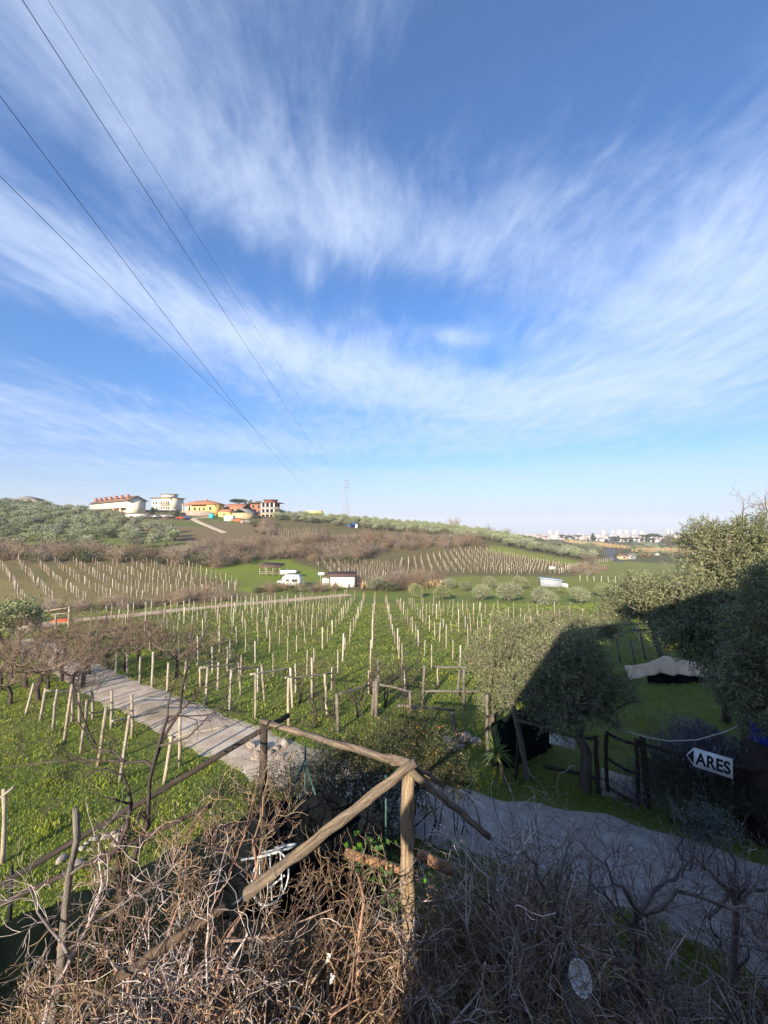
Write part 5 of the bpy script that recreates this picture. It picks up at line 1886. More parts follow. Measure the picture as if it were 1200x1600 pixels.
near_olive('right_olive_tree', b, [b, P(1235, 1180, 8.6), P(1225, 1080, 8.6), P(1220, 1030, 8.6)],
           [lobe(1190, 1000, 8.6, .8, .7), lobe(1165, 1060, 8.6, .75, .6), lobe(1210, 930, 8.6, .8, .7), lobe(1180, 1110, 8.5, .55, .5), lobe(1240, 1050, 8.4, .9, .9)],
           3200, 10, 'olive tree with drooping branches beside the blue object', 74)
b = G(1030, 25)
near_olive('small_olive_tree', b, [b, P(1025, 1000, 25), P(1018, 975, 25), P(1012, 960, 25)],
           [lobe(1010, 945, 25, 1.9, 1.3), lobe(972, 940, 25.5, 1.5, 1.0), lobe(1040, 915, 25, 1.6, 1.1), lobe(958, 955, 25, .9, .7)],
           2300, 9, 'rounded olive tree left of the broad one, above the dark pergola', 75, leaf=.15, lw=.05)
# bare top twigs above the broad tree
limb_tree('bare_top_tree', G(1190, 15), [([G(1190, 15), P(1188, 950, 15), P(1182, 860, 15), P(1190, 805, 15)], .09, .03), ([P(1182, 860, 15), P(1165, 830, 15), P(1160, 800, 15)], .04, .015), ([P(1188, 830, 15), P(1200, 800, 15), P(1195, 775, 15)], .03, .01)],
          2, M_TWIG, 'bare-topped tree rising above the broad olive', 'tree', 76, twl=.9)


# dry brown patches of the hedge line under the trees
# ------------------------------------------------------------------ log fence on the bank
def logpart(parent, o, a, b, r0, r1, m=M_LOG, name='rail', n=14, wob=.006):
    """a log built along its own z axis, so that its grain runs lengthways"""
    a, b = np.array(a) - o, np.array(b) - o
    d = b - a
    L = float(np.linalg.norm(d))
    rg = np.random.default_rng(int(abs(a[0] * 991 + b[1] * 77)) + 5)
    z = np.linspace(0, L, n)
    k = z / L
    pts = np.stack([np.sin(k * math.pi) * rg.normal(0, .02) + rg.normal(0, wob, n), np.sin(k * math.pi) * rg.normal(0, .02) + rg.normal(0, wob, n), z], -1)
    pts[0, :2] = pts[-1, :2] = 0
    mb = MB()
    rr = np.linspace(r0, r1, n) * rg.uniform(.9, 1.1, n)
    mb.tube(pts, rr, 10)
    me = mb.mesh(name, m, True)
    co = np.empty(len(me.vertices) * 3, np.float32)
    me.vertices.foreach_get('co', co)
    c3 = co.reshape(-1, 3)
    # flats and ridges that run along the log
    ang = np.arctan2(c3[:, 1], c3[:, 0])
    f = 1 + .08 * np.sin(2 * ang + rg.uniform(0, 6)) + .07 * np.sin(5 * ang + rg.uniform(0, 6))
    c3[:, 0] *= f
    c3[:, 1] *= f
    co += rg.normal(0, .003, co.shape).astype(np.float32)
    me.vertices.foreach_set('co', co)
    ob = obj(name, me, parent, Vector(a))
    ob.rotation_euler = Vector(d).to_track_quat('Z', 'Y').to_euler()
    return ob


M_LOGP = mat('pale weathered log', (0.42, 0.32, 0.21), (0.15, 0.10, 0.065), 6, 0.95, 1.0, 30, (7, 7, 0.45), spec=0.1)
apex = P(640, 1200, 4.3)
base = np.array([apex[0] + .03, 4.3, gz(apex[0], 4.3) - .25])
cor = P(412, 1131, 6.4)
t = empty('log_fence', base, 0, 'weathered log fence with peaked corner above the tangled bank', 'fence')
logpart(t, base, base, apex - np.array([0, 0, .03]), .078, .064, M_LOGP, name='post')
logpart(t, base, apex + np.array([.05, -.02, .05]), cor + np.array([-.05, 0, .05]), .047, .042)
logpart(t, base, apex + np.array([.06, -.05, .09]), P(385, 1398, 3.9), .05, .058)
logpart(t, base, P(352, 1415, 3.95), P(175, 1535, 3.6), .036, .04, mat('shade brown log', (.13, .09, .06), (.06, .042, .03), 5, .9, .8, 26, (5, 5, .8)))  # lower log: its shade is put into a darker brown
logpart(t, base, apex + np.array([-.05, -.04, .05]), P(765, 1308, 4.35), .04, .03)
logpart(t, base, apex + np.array([-.2, .12, .0]), P(692, 1226, 4.7), .035, .03)
cb = np.array([cor[0], cor[1], gz(cor[0], cor[1]) - .2])
logpart(t, base, cb, cor, .07, .065, M_DARKWOOD, 'post')
logpart(t, base, P(452, 1117, 6.6), P(-40, 1408, 4.6), .042, .04, M_DARKWOOD)
logpart(t, base, P(330, 1258, 5.9), P(-40, 1428, 4.9), .034, .032, M_DARKWOOD)
b = P(85, 1545, 3.9)
b2 = np.array([b[0], 3.9, gz(b[0], 3.9) - .2])
t2 = empty('grey_leaning_post', b2, 0, 'rough grey leaning tree-trunk post at the left end of the log fence', 'post')
logpart(t2, b2, b2, P(118, 1262, 3.95), .058, .028, M_LOGG, 'trunk', 11, .02)
for q in range(5):
    c = b2 + (P(118, 1262, 3.95) - b2) * (.4 + q * .1)
    logpart(t2, b2, c, c + np.array([.12 * (-1) ** q, .02, .08]), .02, .008, M_LOGG, 'branch_stub', 4, .004)
b = GP(14, 1490)
o = MB().tube([(0, 0, -.2), (0, 0, .6), (.01, 0, 1.35)], .03, 6).build('black_post', M_BLACK, None, False, b)
tag(o, 'thin black metal post at the edge of the green net', 'post')
b = GP(3, 1350)
t = empty('pale_stake_with_arm', b, 0, 'tall pale stake with a slanting arm on the grass', 'stake')
post_between(MB(), (0, 0, -.2), (0, 0, 1.55), .045, .04).build('post', M_POST, t)
post_between(MB(), (-.12, 0, 1.3), (.22, 0, 1.6), .028, .028).build('arm', M_POST, t)


# ------------------------------------------------------------------ nets
def cloth(name, top, bottom, n, mt, parent=None, sag=.05, seed=1, fold=.03, rows=8, origin=(0, 0, 0)):
    """a sheet hung between two polylines with folds"""
    rg = np.random.default_rng(seed)
    top, bottom = np.array(top, float), np.array(bottom, float)
    def res(p):
        d = np.concatenate([[0], np.cumsum(np.linalg.norm(np.diff(p, axis=0), axis=1))])
        s = np.linspace(0, d[-1], n)
        return np.stack([np.interp(s, d, p[:, i]) for i in range(3)], -1)
    A, B = res(top), res(bottom)
    V = []
    ph = rg.uniform(0, 6, 4)
    x = np.linspace(0, 1, n)
    for j in range(rows):
        f = j / (rows - 1)
        Q = A * (1 - f) + B * f
        w = sum(math.sin(ph[k]) * np.sin(x * (9 + 11 * k) + ph[k] + f * 2 * (k - 1)) for k in range(4))
        Q[:, 1] += fold * w * (.3 + f)
        Q[:, 2] += -sag * np.sin(x * math.pi * (len(top) - 1)) ** 2 * (1 - f) + fold * .4 * np.sin(x * 17 + f * 4) * f
        V.append(Q)
    V = np.array(V) - np.array(origin)
    idx = np.arange(rows * n).reshape(rows, n)
    Fq = np.stack([idx[:-1, :-1], idx[:-1, 1:], idx[1:, 1:], idx[1:, :-1]], -1).reshape(-1, 4)
    o = obj(name, mesh_np(name, V.reshape(-1, 3), Fq, mt, True), parent)
    md = o.modifiers.new('thickness', 'SOLIDIFY')
    md.thickness = .006
    return o


def gdown(p, off=0.0):
    p = np.array(p)
    return np.array([p[0], p[1], gz(p[0], p[1]) - off])


tops = [P(-60, 1462, 5.0), P(0, 1442, 5.3), P(90, 1405, 5.7), P(180, 1372, 6.1), P(260, 1330, 6.4), P(330, 1292, 6.7)]
o = cloth('green_net', tops, [gdown(p, .1) for p in tops], 60, M_NETM, None, .06, 3, .03)
o.location = (0, 0, 0)
tag(o, 'dark green shade net stretched low along the grass edge', 'net')
tops = [P(330, 1292, 6.72), P(420, 1250, 6.9), P(520, 1235, 6.9), P(600, 1270, 6.6)]
o = cloth('black_net', tops, [gdown(p, .1) for p in tops], 60, M_BLACKNET, None, .1, 4, .05)
tag(o, 'black shade cloth sagging behind the log fence', 'net')
t = empty('net_fence', GP(765, 1170), 0, 'dark net pen with leaning grey post behind the yucca', 'fence')
o0 = np.array(t.location)
nt = [P(768, 1130, 12.2), P(800, 1112, 12.0), P(830, 1105, 12.6), P(862, 1105, 13.4)]
c = cloth('net', nt, [gdown(p, .05) for p in nt], 40, M_NETM, t, .04, 6, .03, origin=o0)
logpart(t, o0, gdown(P(764, 1170, 12.2), .2), P(761, 1085, 12.2), .06, .05, M_LOGG, 'post')

# ------------------------------------------------------------------ gate, rails and signs on the right
t = empty('garden_fence', GP(824, 1222), 0, 'dark timber fence of posts and rails at the edge of the shaded lawn', 'fence')
o0 = np.array(t.location)
b1 = GP(826, 1222)
logpart(t, o0, b1 - np.array([0, 0, .2]), P(800, 1098, b1[1]), .085, .07, M_LOGG, 'post')
logpart(t, o0, b1 + np.array([-.35, .15, -.2]), P(812, 1120, b1[1] + .15), .06, .05, M_DARKWOOD, 'post')
b2 = GP(944, 1243)
logpart(t, o0, b2 - np.array([.12, 0, .2]), P(931, 1150, b2[1]), .055, .05, M_DARKWOOD, 'post')
logpart(t, o0, P(808, 1125, b1[1] - .1), P(868, 1143, b1[1] - .15), .04, .035, M_LOGG, 'rail')
logpart(t, o0, P(868, 1143, b1[1] - .15), P(932, 1153, b2[1]), .035, .035, M_DARKWOOD, 'rail')
b3 = GP(1012, 1262)
logpart(t, o0, b3 - np.array([0, 0, .2]), P(1004, 1152, b3[1]), .075, .065, M_DARKWOOD, 'post')
logpart(t, o0, P(1008, 1163, b3[1]), P(1072, 1176, 9.5), .045, .04, M_DARKWOOD, 'rail')
logpart(t, o0, P(1072, 1176, 9.5), P(1190, 1205, 8.75), .045, .04, M_DARKWOOD, 'rail')
b4 = gdown(P(1150, 1230, 9.05))
logpart(t, o0, b4 - np.array([0, 0, .2]), P(1150, 1192, 9.05), .055, .05, M_DARKWOOD, 'post')
logpart(t, o0, P(850, 1198, b1[1]), P(938, 1218, b2[1]), .05, .05, M_DARKWOOD, 'rail')
gA, gB = b2 + np.array([.12, 0, 0]), b3
t = empty('timber_gate', gA, 0, 'dark timber gate of three rails next to the olive trunk', 'gate')
for q in (gA, gB - np.array([.22, -.05, 0])):
    logpart(t, gA, q - np.array([0, 0, .05]), q + np.array([-.02, 0, 1.72]), .05, .045, M_DARKWOOD, 'post')
gC = gB - np.array([.22, -.05, 0])
for z, z2 in ((1.66, 1.58), (.98, .82), (.22, .1)):
    logpart(t, gA, gA + np.array([0, 0, z]), gC + np.array([0, 0, z2]), .042, .04, M_DARKWOOD, 'rail')


def text_mesh(txt, size, bold=.012, ext=.002):
    cu = bpy.data.curves.new('lettering', 'FONT')
    cu.body = txt
    cu.size = size
    cu.offset = bold
    cu.extrude = ext
    cu.align_x = 'LEFT'
    cu.space_character = 1.06
    o = bpy.data.objects.new('lettering', cu)
    COL.objects.link(o)
    dg = bpy.context.evaluated_depsgraph_get()
    me = bpy.data.meshes.new_from_object(o.evaluated_get(dg))
    bpy.data.objects.remove(o, do_unlink=True)
    bpy.data.curves.remove(cu)
    return me


def ares_sign():
    l, r = P(1072, 1181, 9.15), P(1145, 1201, 8.66)
    d = r - l
    W = float(np.hypot(d[0], d[1]))
    rz = math.atan2(d[1], d[0])
    t = empty('arrow_sign', l - np.array([0, 0, .19]), rz, 'white arrow sign with black lettering fixed among dark shrubs', 'sign')
    t.rotation_euler = (R(-16), R(1.5), rz)
    H = .40
    k = .14
    MB().prism([(0, H / 2), (k, H), (W, H), (W, 0), (k, 0)][::-1], 0, .02).build('board', M_WHITE, t)
    MB().prism([(.02, H / 2), (k - .005, H - .05), (k - .005, .05)][::-1], -.006, 0).build('arrowhead', M_BLACK, t)
    me = text_mesh('ARES', .35, .011)
    xs = np.array([v.co.x for v in me.vertices])
    sx = (W - k - .06) / (xs.max() - xs.min())
    me.materials.append(M_BLACK)
    o = obj('lettering', me, t, (k + .025 - xs.min() * sx, -.006, H / 2 - .125), (math.pi / 2, 0, 0))
    o.scale = (sx, 1, 1)


ares_sign()


def board_sign():
    l, r = P(858, 1152, 11.0), P(898, 1163, 10.75)
    d = r - l
    W = float(np.hypot(d[0], d[1]))
    t = empty('white_board', l - np.array([0, 0, .17]), math.atan2(d[1], d[0]), 'white board with a small emblem and blue swirl hung on the fence rail', 'sign')
    t.rotation_euler = (R(-4), R(3), t.rotation_euler[2])
    MB().box(0, W, 0, .015, 0, .30).build('board', M_WHITE, t)
    mb = MB()
    for a in np.linspace(-2.2, 2.0, 16):
        pass
    th = np.linspace(-1.9, 2.2, 14)
    out = np.stack([W * .68 + .09 * np.cos(th), np.full(14, -.004), .13 + .07 * np.sin(th)], -1)
    mb.tube(out, np.linspace(.004, .014, 14), 5)
    mb.build('swirl', mat('pale blue paint', (.20, .45, .55)), t)
    MB().prism([(W * .26, .10), (W * .24, .16), (W * .28, .21), (W * .31, .17), (W * .33, .2), (W * .33, .1)], -.004, 0).build('emblem', mat('dark grey paint', (.08, .09, .12)), t)


board_sign()

# rope
pts = [P(945, 1127, 10.4), P(975, 1141, 10), P(1010, 1152, 9.7), P(1045, 1158, 9.4), P(1090, 1156, 9.1), P(1135, 1143, 8.8), P(1165, 1128, 8.6)]
o = MB().tube(pts, .011, 6).build('white_rope', M_ROPE)
tag(o, 'white rope slung between the olive tree and the right-hand shrubs', 'rope')

# tarpaulin shelter
t = empty('tarpaulin_shelter', GP(1050, 1068), 0, 'shelter of beige tarpaulin over dark net at the back of the lawn', 'shelter')
o0 = np.array(t.location)
Yt = float(o0[1])
top = [P(976, 1040, Yt - .2), P(1010, 1036, Yt), P(1036, 1024, Yt), P(1080, 1032, Yt), P(1122, 1040, Yt + .2)]
bot = [P(983, 1062, Yt - .6), P(1012, 1058, Yt - .5), P(1034, 1052, Yt - .4), P(1080, 1056, Yt - .4), P(1128, 1060, Yt)]
c = cloth('tarpaulin', top, bot, 70, M_CLOTH, t, .03, 8, .05, origin=o0)
low = [P(1012, 1052, Yt - .1), P(1060, 1050, Yt), P(1125, 1052, Yt + .2)]
c = cloth('dark_net', low, [gdown(p, .05) for p in low], 40, M_BLACKNET, t, .02, 9, .03, origin=o0)
for px in (979, 1036, 1122):
    b = gdown(P(px, 1060, Yt + .05), .1)
    post_between(MB(), b - o0, P(px, 1030 if px == 1036 else 1042, Yt + .05) - o0, .035, .03).build('pole', M_LOGG, t)
# blue object at the right edge
A = gdown(P(1196, 1150, 8.9))
t = empty('blue_barrel', A, .3, 'deep blue plastic barrel half hidden at the shrub edge', 'barrel')
z0 = P(1196, 1142, 8.9)[2] - A[2]
MB().tube([(0, 0, z0 - .25), (0, 0, z0 - .2), (0, 0, z0 + .7), (0, 0, z0 + .76)], [.24, .27, .27, .22], 16).build('body', M_BLUE, t, True)
MB().tube([(0, 0, z0 + .76), (0, 0, z0 + .8)], .2, 16).build('lid', M_BLUE, t)
MB().box(-.3, .3, -.3, .3, -.1, z0 - .25).build('stand', M_DARKWOOD, t)

# slabs by the gate
for k, (px, py, w) in enumerate([(965, 1222, .42), (958, 1240, .36), (995, 1240, .42)]):
    A = GP(px, py)
    o = MB().box(-w, w, -.26, .26, -.06, .12).build('stone_slab', M_STONE, None, False, A, (R(4 * k), R(3), -.5 + .2 * k))
    md = o.modifiers.new('bevel', 'BEVEL')
    md.width = .02
    tag(o, 'grey stone slab lying at the foot of the timber gate', 'slab', 'stone slabs at the gate')


# stones
def stone_heap(spots, lab, grp, seed):
    rg = np.random.default_rng(seed)
    for px, py, s in spots:
        A = GP(px, py)
        o = rock(rg, s, M_STONE)
        o.location = A + np.array([0, 0, s * .3])
        tag(o, lab, 'stone', grp)


stone_heap([(160, 1345, .16), (188, 1318, .15), (178, 1308, .13), (186, 1330, .12), (135, 1320, .07), (128, 1328, .08), (142, 1315, .07), (150, 1312, .08), (120, 1355, .12), (97, 1345, .12), (165, 1310, .1), (140, 1330, .06), (192, 1300, .14)], 'pale broken stone in the heap on the grass behind the grey post', 'stones on the left grass', 4)
stone_heap([(700, 1160, .2), (728, 1157, .3), (742, 1162, .22), (712, 1165, .18), (705, 1175, .16), (720, 1170, .16)], 'grey stone in the heap beside the leaning post', 'stones by the leaning post', 5)
stone_heap([(392, 1168, .18), (410, 1172, .2), (432, 1172, .16), (445, 1165, .2), (420, 1180, .14), (400, 1185, .2), (438, 1185, .14)], 'pale stone edging the path end behind the fence post', 'stones at the path end', 6)


# ------------------------------------------------------------------ yucca, lavender, hedge, ivy
def yucca():
    b = GP(790, 1222)
    top = P(776, 1178, b[1])
    t = empty('yucca', b, 0, 'green spiky yucca on a slanting bare stem by the net pen', 'plant')
    d = top - b
    MB().tube([(0, 0, -.1), d * .5 + np.array([.02, 0, 0]), d], [.06, .05, .045], 8).build('stem', M_TWIG, t, True)
    rg = np.random.default_rng(3)
    for i in range(34):
        a = rg.uniform(0, 6.28)
        e = rg.uniform(-.5, 1.3)
        dv = np.array([math.cos(a) * math.cos(e), math.sin(a) * math.cos(e), math.sin(e)])
        L = rg.uniform(.45, .68)
        side = unit(np.cross(dv, (0, 0, 1))) * .028
        mid = d + dv * L * .5 + np.array([0, 0, .03])
        tip = d + dv * L + np.array([0, 0, -.12 if e < .4 else 0])
        mb = MB()
        mb.add([d - side * .6, d + side * .6, mid + side, mid - side, tip], [(0, 1, 2, 3)])
        mb.Fs.setdefault(3, []).append(np.array([(3, 2, 4)]))
        mb.build('leaf', M_YUCCA, t)


yucca()


def leafy(name, base, lobes, n, per, leaf, lw, mt, label, cat, seed, tw=.25, extra=None, shell=.8, stems=True):
    b = np.array(base)
    t = empty(name, b, 0, label, cat)
    rg = np.random.default_rng(seed)
    lob = [tuple(np.array(l[:3]) - b) + tuple(l[3:]) for l in lobes]
    V, Fq, tws = leaf_cloud(lob, n, per, tw, leaf, lw, rg, shell)
    obj('foliage', mesh_np('foliage', V, Fq, mt), t)
    st = []
    for l in lob:
        for q in range(5):
            e = np.array(l[:3]) + rg.normal(0, .4, 3) * np.array(l[3:])
            s0 = np.array([l[0] + rg.normal(0, .2), l[1] + rg.normal(0, .2), gz(l[0] + b[0], l[1] + b[1]) - b[2] - .05])
            st.append((np.array([s0, s0 * .5 + e * .5 + rg.normal(0, .08, 3), e]), np.array([.018, .012, .005])))
    V, Fq = twigs_geo(st, 4)
    V2, F2 = twigs_geo(tws, 3)
    obj('stems', mesh_np('stems', np.concatenate([V, V2]), np.concatenate([Fq, F2 + len(V)]), M_TWIGD), t)
    if extra:
        V, Fq, _ = leaf_cloud(lob, extra[0], 5, .1, extra[1], extra[1] * .8, rg, .3)
        obj('berries', mesh_np('berries', V, Fq, extra[2]), t)
    return t


leafy('berry_hedge', gdown(P(620, 1250, 9.3)), [lobe(640, 1145, 9.6, .8, .7), lobe(600, 1170, 9.4, .9, .8), lobe(680, 1180, 9.4, .8, .8), lobe(560, 1190, 9.4, .8, .7), lobe(655, 1225, 9.2, .8, .6), lobe(590, 1240, 9.2, .9, .6), lobe(720, 1215, 9.3, .45, .6), lobe(525, 1170, 9.6, .6, .6)],
      3400, 7, .05, .026, M_HEDGE, 'dense evergreen hedge speckled with orange berries behind the log fence', 'hedge', 81, extra=(170, .045, M_BERRY))
leafy('dark_hedge', gdown(P(500, 1290, 8.4)), [lobe(500, 1210, 8.8, .9, .7), lobe(450, 1230, 8.8, .8, .6), lobe(540, 1260, 8.4, .9, .7), lobe(470, 1290, 8.2, .9, .6), lobe(590, 1290, 8.2, .8, .5), lobe(400, 1245, 9, .6, .5), lobe(350, 1235, 9, .5, .4)],
      2600, 7, .05, .026, mat('dark hedge leaf', (.05, .06, .028), (.028, .034, .016), 2, .6, island=.5), 'dark shaded hedge filling the hollow left of the berry hedge', 'hedge', 82)
leafy('teal_shrub', gdown(P(1110, 1300, 8.0)), [lobe(1110, 1285, 8.0, .5, .35), lobe(1085, 1295, 8.0, .35, .3)], 500, 7, .05, .02, mat('grey teal leaf', (.13, .17, .15), (.08, .11, .10), 3, .7, island=.3), 'grey-teal soft shrub at the edge of the drive', 'shrub', 83)
leafy('dark_shrub', gdown(P(1130, 1245, 8.9)), [lobe(1100, 1228, 9.3, .8, .42), lobe(1160, 1240, 8.9, .6, .35), lobe(1050, 1215, 9.6, .6, .5), lobe(1196, 1190, 9.2, .5, .6), lobe(1188, 1140, 9.4, .5, .5)], 2200, 7, .05, .02, mat('dark hedge leaf', (.05, .06, .028)), 'dark evergreen shrub behind the arrow sign', 'shrub', 84)


def lavender():
    b = gdown(P(1100, 1200, 10.1))
    t = empty('lavender_bush', b, 0, 'grey-violet bush of upright spikes behind the arrow sign', 'shrub')
    rg = np.random.default_rng(9)
    n = 2600
    c = np.stack([rg.normal(0, .75, n), rg.normal(0, .45, n), np.zeros(n)], -1)
    gz0 = ground(c[:, 0] + b[0], c[:, 1] + b[1]) - b[2]
    h = (1.75 * np.exp(-(c[:, 0] / 1.4) ** 2) + .25) * rg.uniform(.75, 1.1, n)
    C = np.concatenate([c + np.stack([np.zeros(n), np.zeros(n), gz0 + h * f], -1) for f in (.3, .5, .7, .85, .95)])
    D = np.tile(np.stack([c[:, 0] * .3, c[:, 1] * .3, np.ones(n)], -1), (5, 1)) + rg.normal(0, .22, (5 * n, 3))
    V, Fq = leaves_geo(C, D, .16, .028, rg)
    obj('spikes', mesh_np('spikes', V, Fq, M_LAV), t)


lavender()


def ivy(px, py, Y, n, s, lab, seed):
    rg = np.random.default_rng(seed)
    b = gdown(P(px, py, Y))
    c = P(px, py, Y)
    t = empty('ivy_clump', b, 0, lab, 'plant')
    C = c - b + rg.normal(0, 1, (n, 3)) * np.array([s, s * .5, s])
    C[:, 2] = np.maximum(C[:, 2], .01)
    V, Fq = leaves_geo(C, rg.normal(0, 1, (n, 3)) + np.array([0, -.6, -.2]), .07, .06, rg)
    obj('leaves', mesh_np('leaves', V, Fq, M_IVY), t)
    st = [(np.array([(rg.normal(0, s * .4), rg.normal(0, .05), -.02), C[i] * .5, C[i]]), np.array([.006, .005, .003])) for i in range(0, n, 8)]
    obj('stems', mesh_np('stems', *twigs_geo(st, 3), M_TWIGD), t)


ivy(575, 1330, 5.0, 130, .16, 'bright green ivy clump above the fallen log', 1)
ivy(622, 1395, 4.6, 110, .13, 'bright green ivy clump at the foot of the fence post', 2)
ivy(800, 1405, 5.4, 90, .16, 'dark green weeds beside the drive edge', 3)

# fallen logs
for k, (a, b, r, lab) in enumerate([((540, 1332, 5.0), (645, 1365, 4.75), .05, 'orange-brown fallen log behind the fence post'), ((655, 1335, 4.8), (705, 1360, 4.9), .06, 'short sawn log leaning beside the fence post')]):
    A = P(*a)
    o0 = A.copy()
    o = MB().tube([(P(*a) - o0) * (1 - s) + (P(*b) - o0) * s for s in np.linspace(0, 1, 6)], r * RG.uniform(.9, 1.1, 6), 9).build('fallen_log', mat('orange brown log', (.36, .20, .10), (.2, .11, .06), 6, .9, .6, 20), None, True, o0)
    tag(o, lab, 'log')


# ------------------------------------------------------------------ old metal things among the shrubs
def aframe():
    a = P(476, 1190, 7.3)
    t = empty('green_metal_frame', gdown(a), 0, 'dark green metal A-shaped stand in front of the dark hedge', 'frame')
    o0 = np.array(t.location)
    for e in ((412, 1335, 6.9), (522, 1330, 6.9)):
        q = P(*e)
        MB().tube([a - o0, q - o0], .02, 6).build('leg', M_GREENMETAL, t)
    MB().tube([a - o0 + np.array([0, .05, .25]), np.array([a[0], a[1] + .05, gz(a[0], a[1] + .05)]) - o0], .02, 6).build('upright', M_GREENMETAL, t)
    a = P(603, 1215, 5.4)
    b = gdown(a, .1)
    o = MB().tube([(0, 0, 0), (0, 0, (a - b)[2])], .016, 6).tube([(0, 0, (a - b)[2]), (0, 0, (a - b)[2] + .03)], .022, 6).build('green_post', M_GREENMETAL, None, False, b)
    tag(o, 'thin green metal post behind the fence corner', 'post')


aframe()


def chair():
    c = P(425, 1330, 4.9)
    t = empty('white_garden_chair', gdown(c, 0), .4, 'overturned white tubular garden chair among the twigs', 'chair')
    o0 = np.array(t.location)
    h = (c - o0)[2]
    M = Matrix.Translation((0, 0, h)) @ Matrix.Rotation(R(55), 4, 'X') @ Matrix.Rotation(R(28), 4, 'Y')
    tr = lambda pts: [np.array((M @ Vector(p))[:]) for p in pts]
    th = np.linspace(0, math.pi, 12)
    MB().tube(tr([(-.24, 0, -.3)] + [(-.24 * math.cos(a), 0, .05 + .3 * math.sin(a)) for a in th] + [(.24, 0, -.3)]), .013, 6).build('backrest', M_WHITEMETAL, t)
    MB().tube(tr([(-.14 * math.cos(a), .02, .02 + .22 * math.sin(a)) for a in th]), .011, 6).build('backrest_bow', M_WHITEMETAL, t)
    MB().tube(tr([(.26 * math.cos(a), -.24 + .24 * math.sin(a), -.05) for a in np.linspace(0, 6.28, 20)]), .012, 6).build('seat_frame', M_WHITEMETAL, t)
    for x, y in ((-.24, -.4), (.24, -.4)):
        MB().tube(tr([(x * .8, y * .7, -.05), (x, y, -.5)]), .012, 6).build('leg', M_WHITEMETAL, t)
    for x in (-.15, 0, .15):
        MB().tube(tr([(x, -.45, -.05), (x, 0, -.05)]), .009, 5).build('seat_slat', M_WHITEMETAL, t)


chair()


def scraps():
    # dusty round white dish leaning in the right-hand shrubs
    c = P(905, 1528, 3.8)
    b = gdown(c)
    t = empty('white_round_basin', b, 0, 'round white basin leaning on a barrel under the right-hand shrubs', 'basin')
    h = (c - b)[2]
    th = np.linspace(0, 2 * math.pi, 25)[:-1]
    mb = MB()
    M = Matrix.Translation((0, 0, h)) @ Matrix.Rotation(R(50), 4, 'X') @ Matrix.Rotation(R(20), 4, 'Y')
    rings = [(.118, .025), (.107, 0), (.057, -.022), (.01, -.026)]
    V = [np.array((M @ Vector((r * math.cos(a), r * math.sin(a), z)))[:]) for r, z in rings for a in th]
    F_ = [(j * 24 + i, j * 24 + (i + 1) % 24, (j + 1) * 24 + (i + 1) % 24, (j + 1) * 24 + i) for j in range(3) for i in range(24)]
    mb.add(V, F_)
    o = mb.build('bowl', M_WHITE, t, True)
    md = o.modifiers.new('t', 'SOLIDIFY')
    md.thickness = .01
    MB().tube([(0, .05, -.1), (0, .05, h * .5), (0, .05, h - .14)], [.12, .135, .12], 16).build('barrel', mat('grey plastic', (.3, .3, .29), None, 2, .6), t, True)
    for k, (px, py, Y, lab) in enumerate([(512, 1498, 3.9, 'scrap of white paper caught in the dry twigs'), (518, 1530, 3.8, 'white torn label hanging in the dry twigs'), (730, 1440, 4.4, 'white fluff of plastic in the tangled twigs'), (985, 1330, 5.4, 'grey-white plastic strip hanging in the bare shrub')]):
        c = P(px, py, Y)
        V = [c + np.array([dx, dy, dz]) for dx, dy, dz in ((-.02, 0, -.05), (.02, .01, -.04), (.03, -.005, .05), (-.01, .01, .045), (.005, -.015, 0))]
        mb = MB()
        mb.Fs = {3: [np.array([(0, 1, 4), (1, 2, 4), (2, 3, 4), (3, 0, 4)])]}
        mb.V = [np.array(V) - c]
        mb.n = 5
        o = mb.build('paper_scrap', M_WHITE, None, False, c)
        tag(o, lab, 'scrap')
    # concrete kerb blocks beside the drive seen through twigs
    for k, (px, py) in enumerate([(880, 1385), (905, 1400), (930, 1415)]):
        A = GP(px, py)
        o = MB().box(-.3, .3, -.1, .1, -.1, .18).build('kerb_block', M_STONE, None, False, A, (0, 0, -.7))
        md = o.modifiers.new('bevel', 'BEVEL')
        md.width = .015
        tag(o, 'pale concrete kerb block beside the drive under the shrubs', 'block', 'kerb blocks by the drive')


scraps()


# ------------------------------------------------------------------ bare tree on the left of the bank
b = gdown(P(188, 1490, 4.5))
limb_tree('dark_bare_tree', b, [
    ([b, P(190, 1420, 4.5), P(185, 1330, 4.5), P(205, 1255, 4.5)], .034, .022),
    ([P(192, 1430, 4.5), P(205, 1350, 4.5), P(232, 1290, 4.5), P(240, 1180, 4.5), P(262, 1120, 4.5)], .026, .018),
    ([P(238, 1200, 4.5), P(275, 1110, 4.5), P(290, 1050, 4.5), P(315, 1000, 4.5)], .022, .007),
    ([P(262, 1130, 4.5), P(300, 1090, 4.5), P(330, 1070, 4.4), P(370, 1035, 4.4)], .014, .004),
    ([P(250, 1165, 4.5), P(290, 1150, 4.4), P(330, 1120, 4.4), P(375, 1090, 4.3)], .014, .004),
    ([P(240, 1200, 4.5), P(200, 1185, 4.6), P(150, 1165, 4.7), P(110, 1115, 4.7)], .018, .005),
    ([P(200, 1190, 4.6), P(120, 1185, 4.7), P(50, 1195, 4.8), P(0, 1200, 4.8)], .012, .004),
    ([P(205, 1255, 4.5), P(195, 1215, 4.5), P(170, 1200, 4.5), P(120, 1220, 4.4)], .016, .005),
    ([P(150, 1165, 4.7), P(128, 1120, 4.7), P(118, 1080, 4.8), P(125, 1045, 4.8)], .012, .004)],
    2, M_TWIGD, 'dark bare tree with arching branches rising from the tangled bank', 'tree', 91, twl=.55, kids=(4, 7), rmin=.0025)


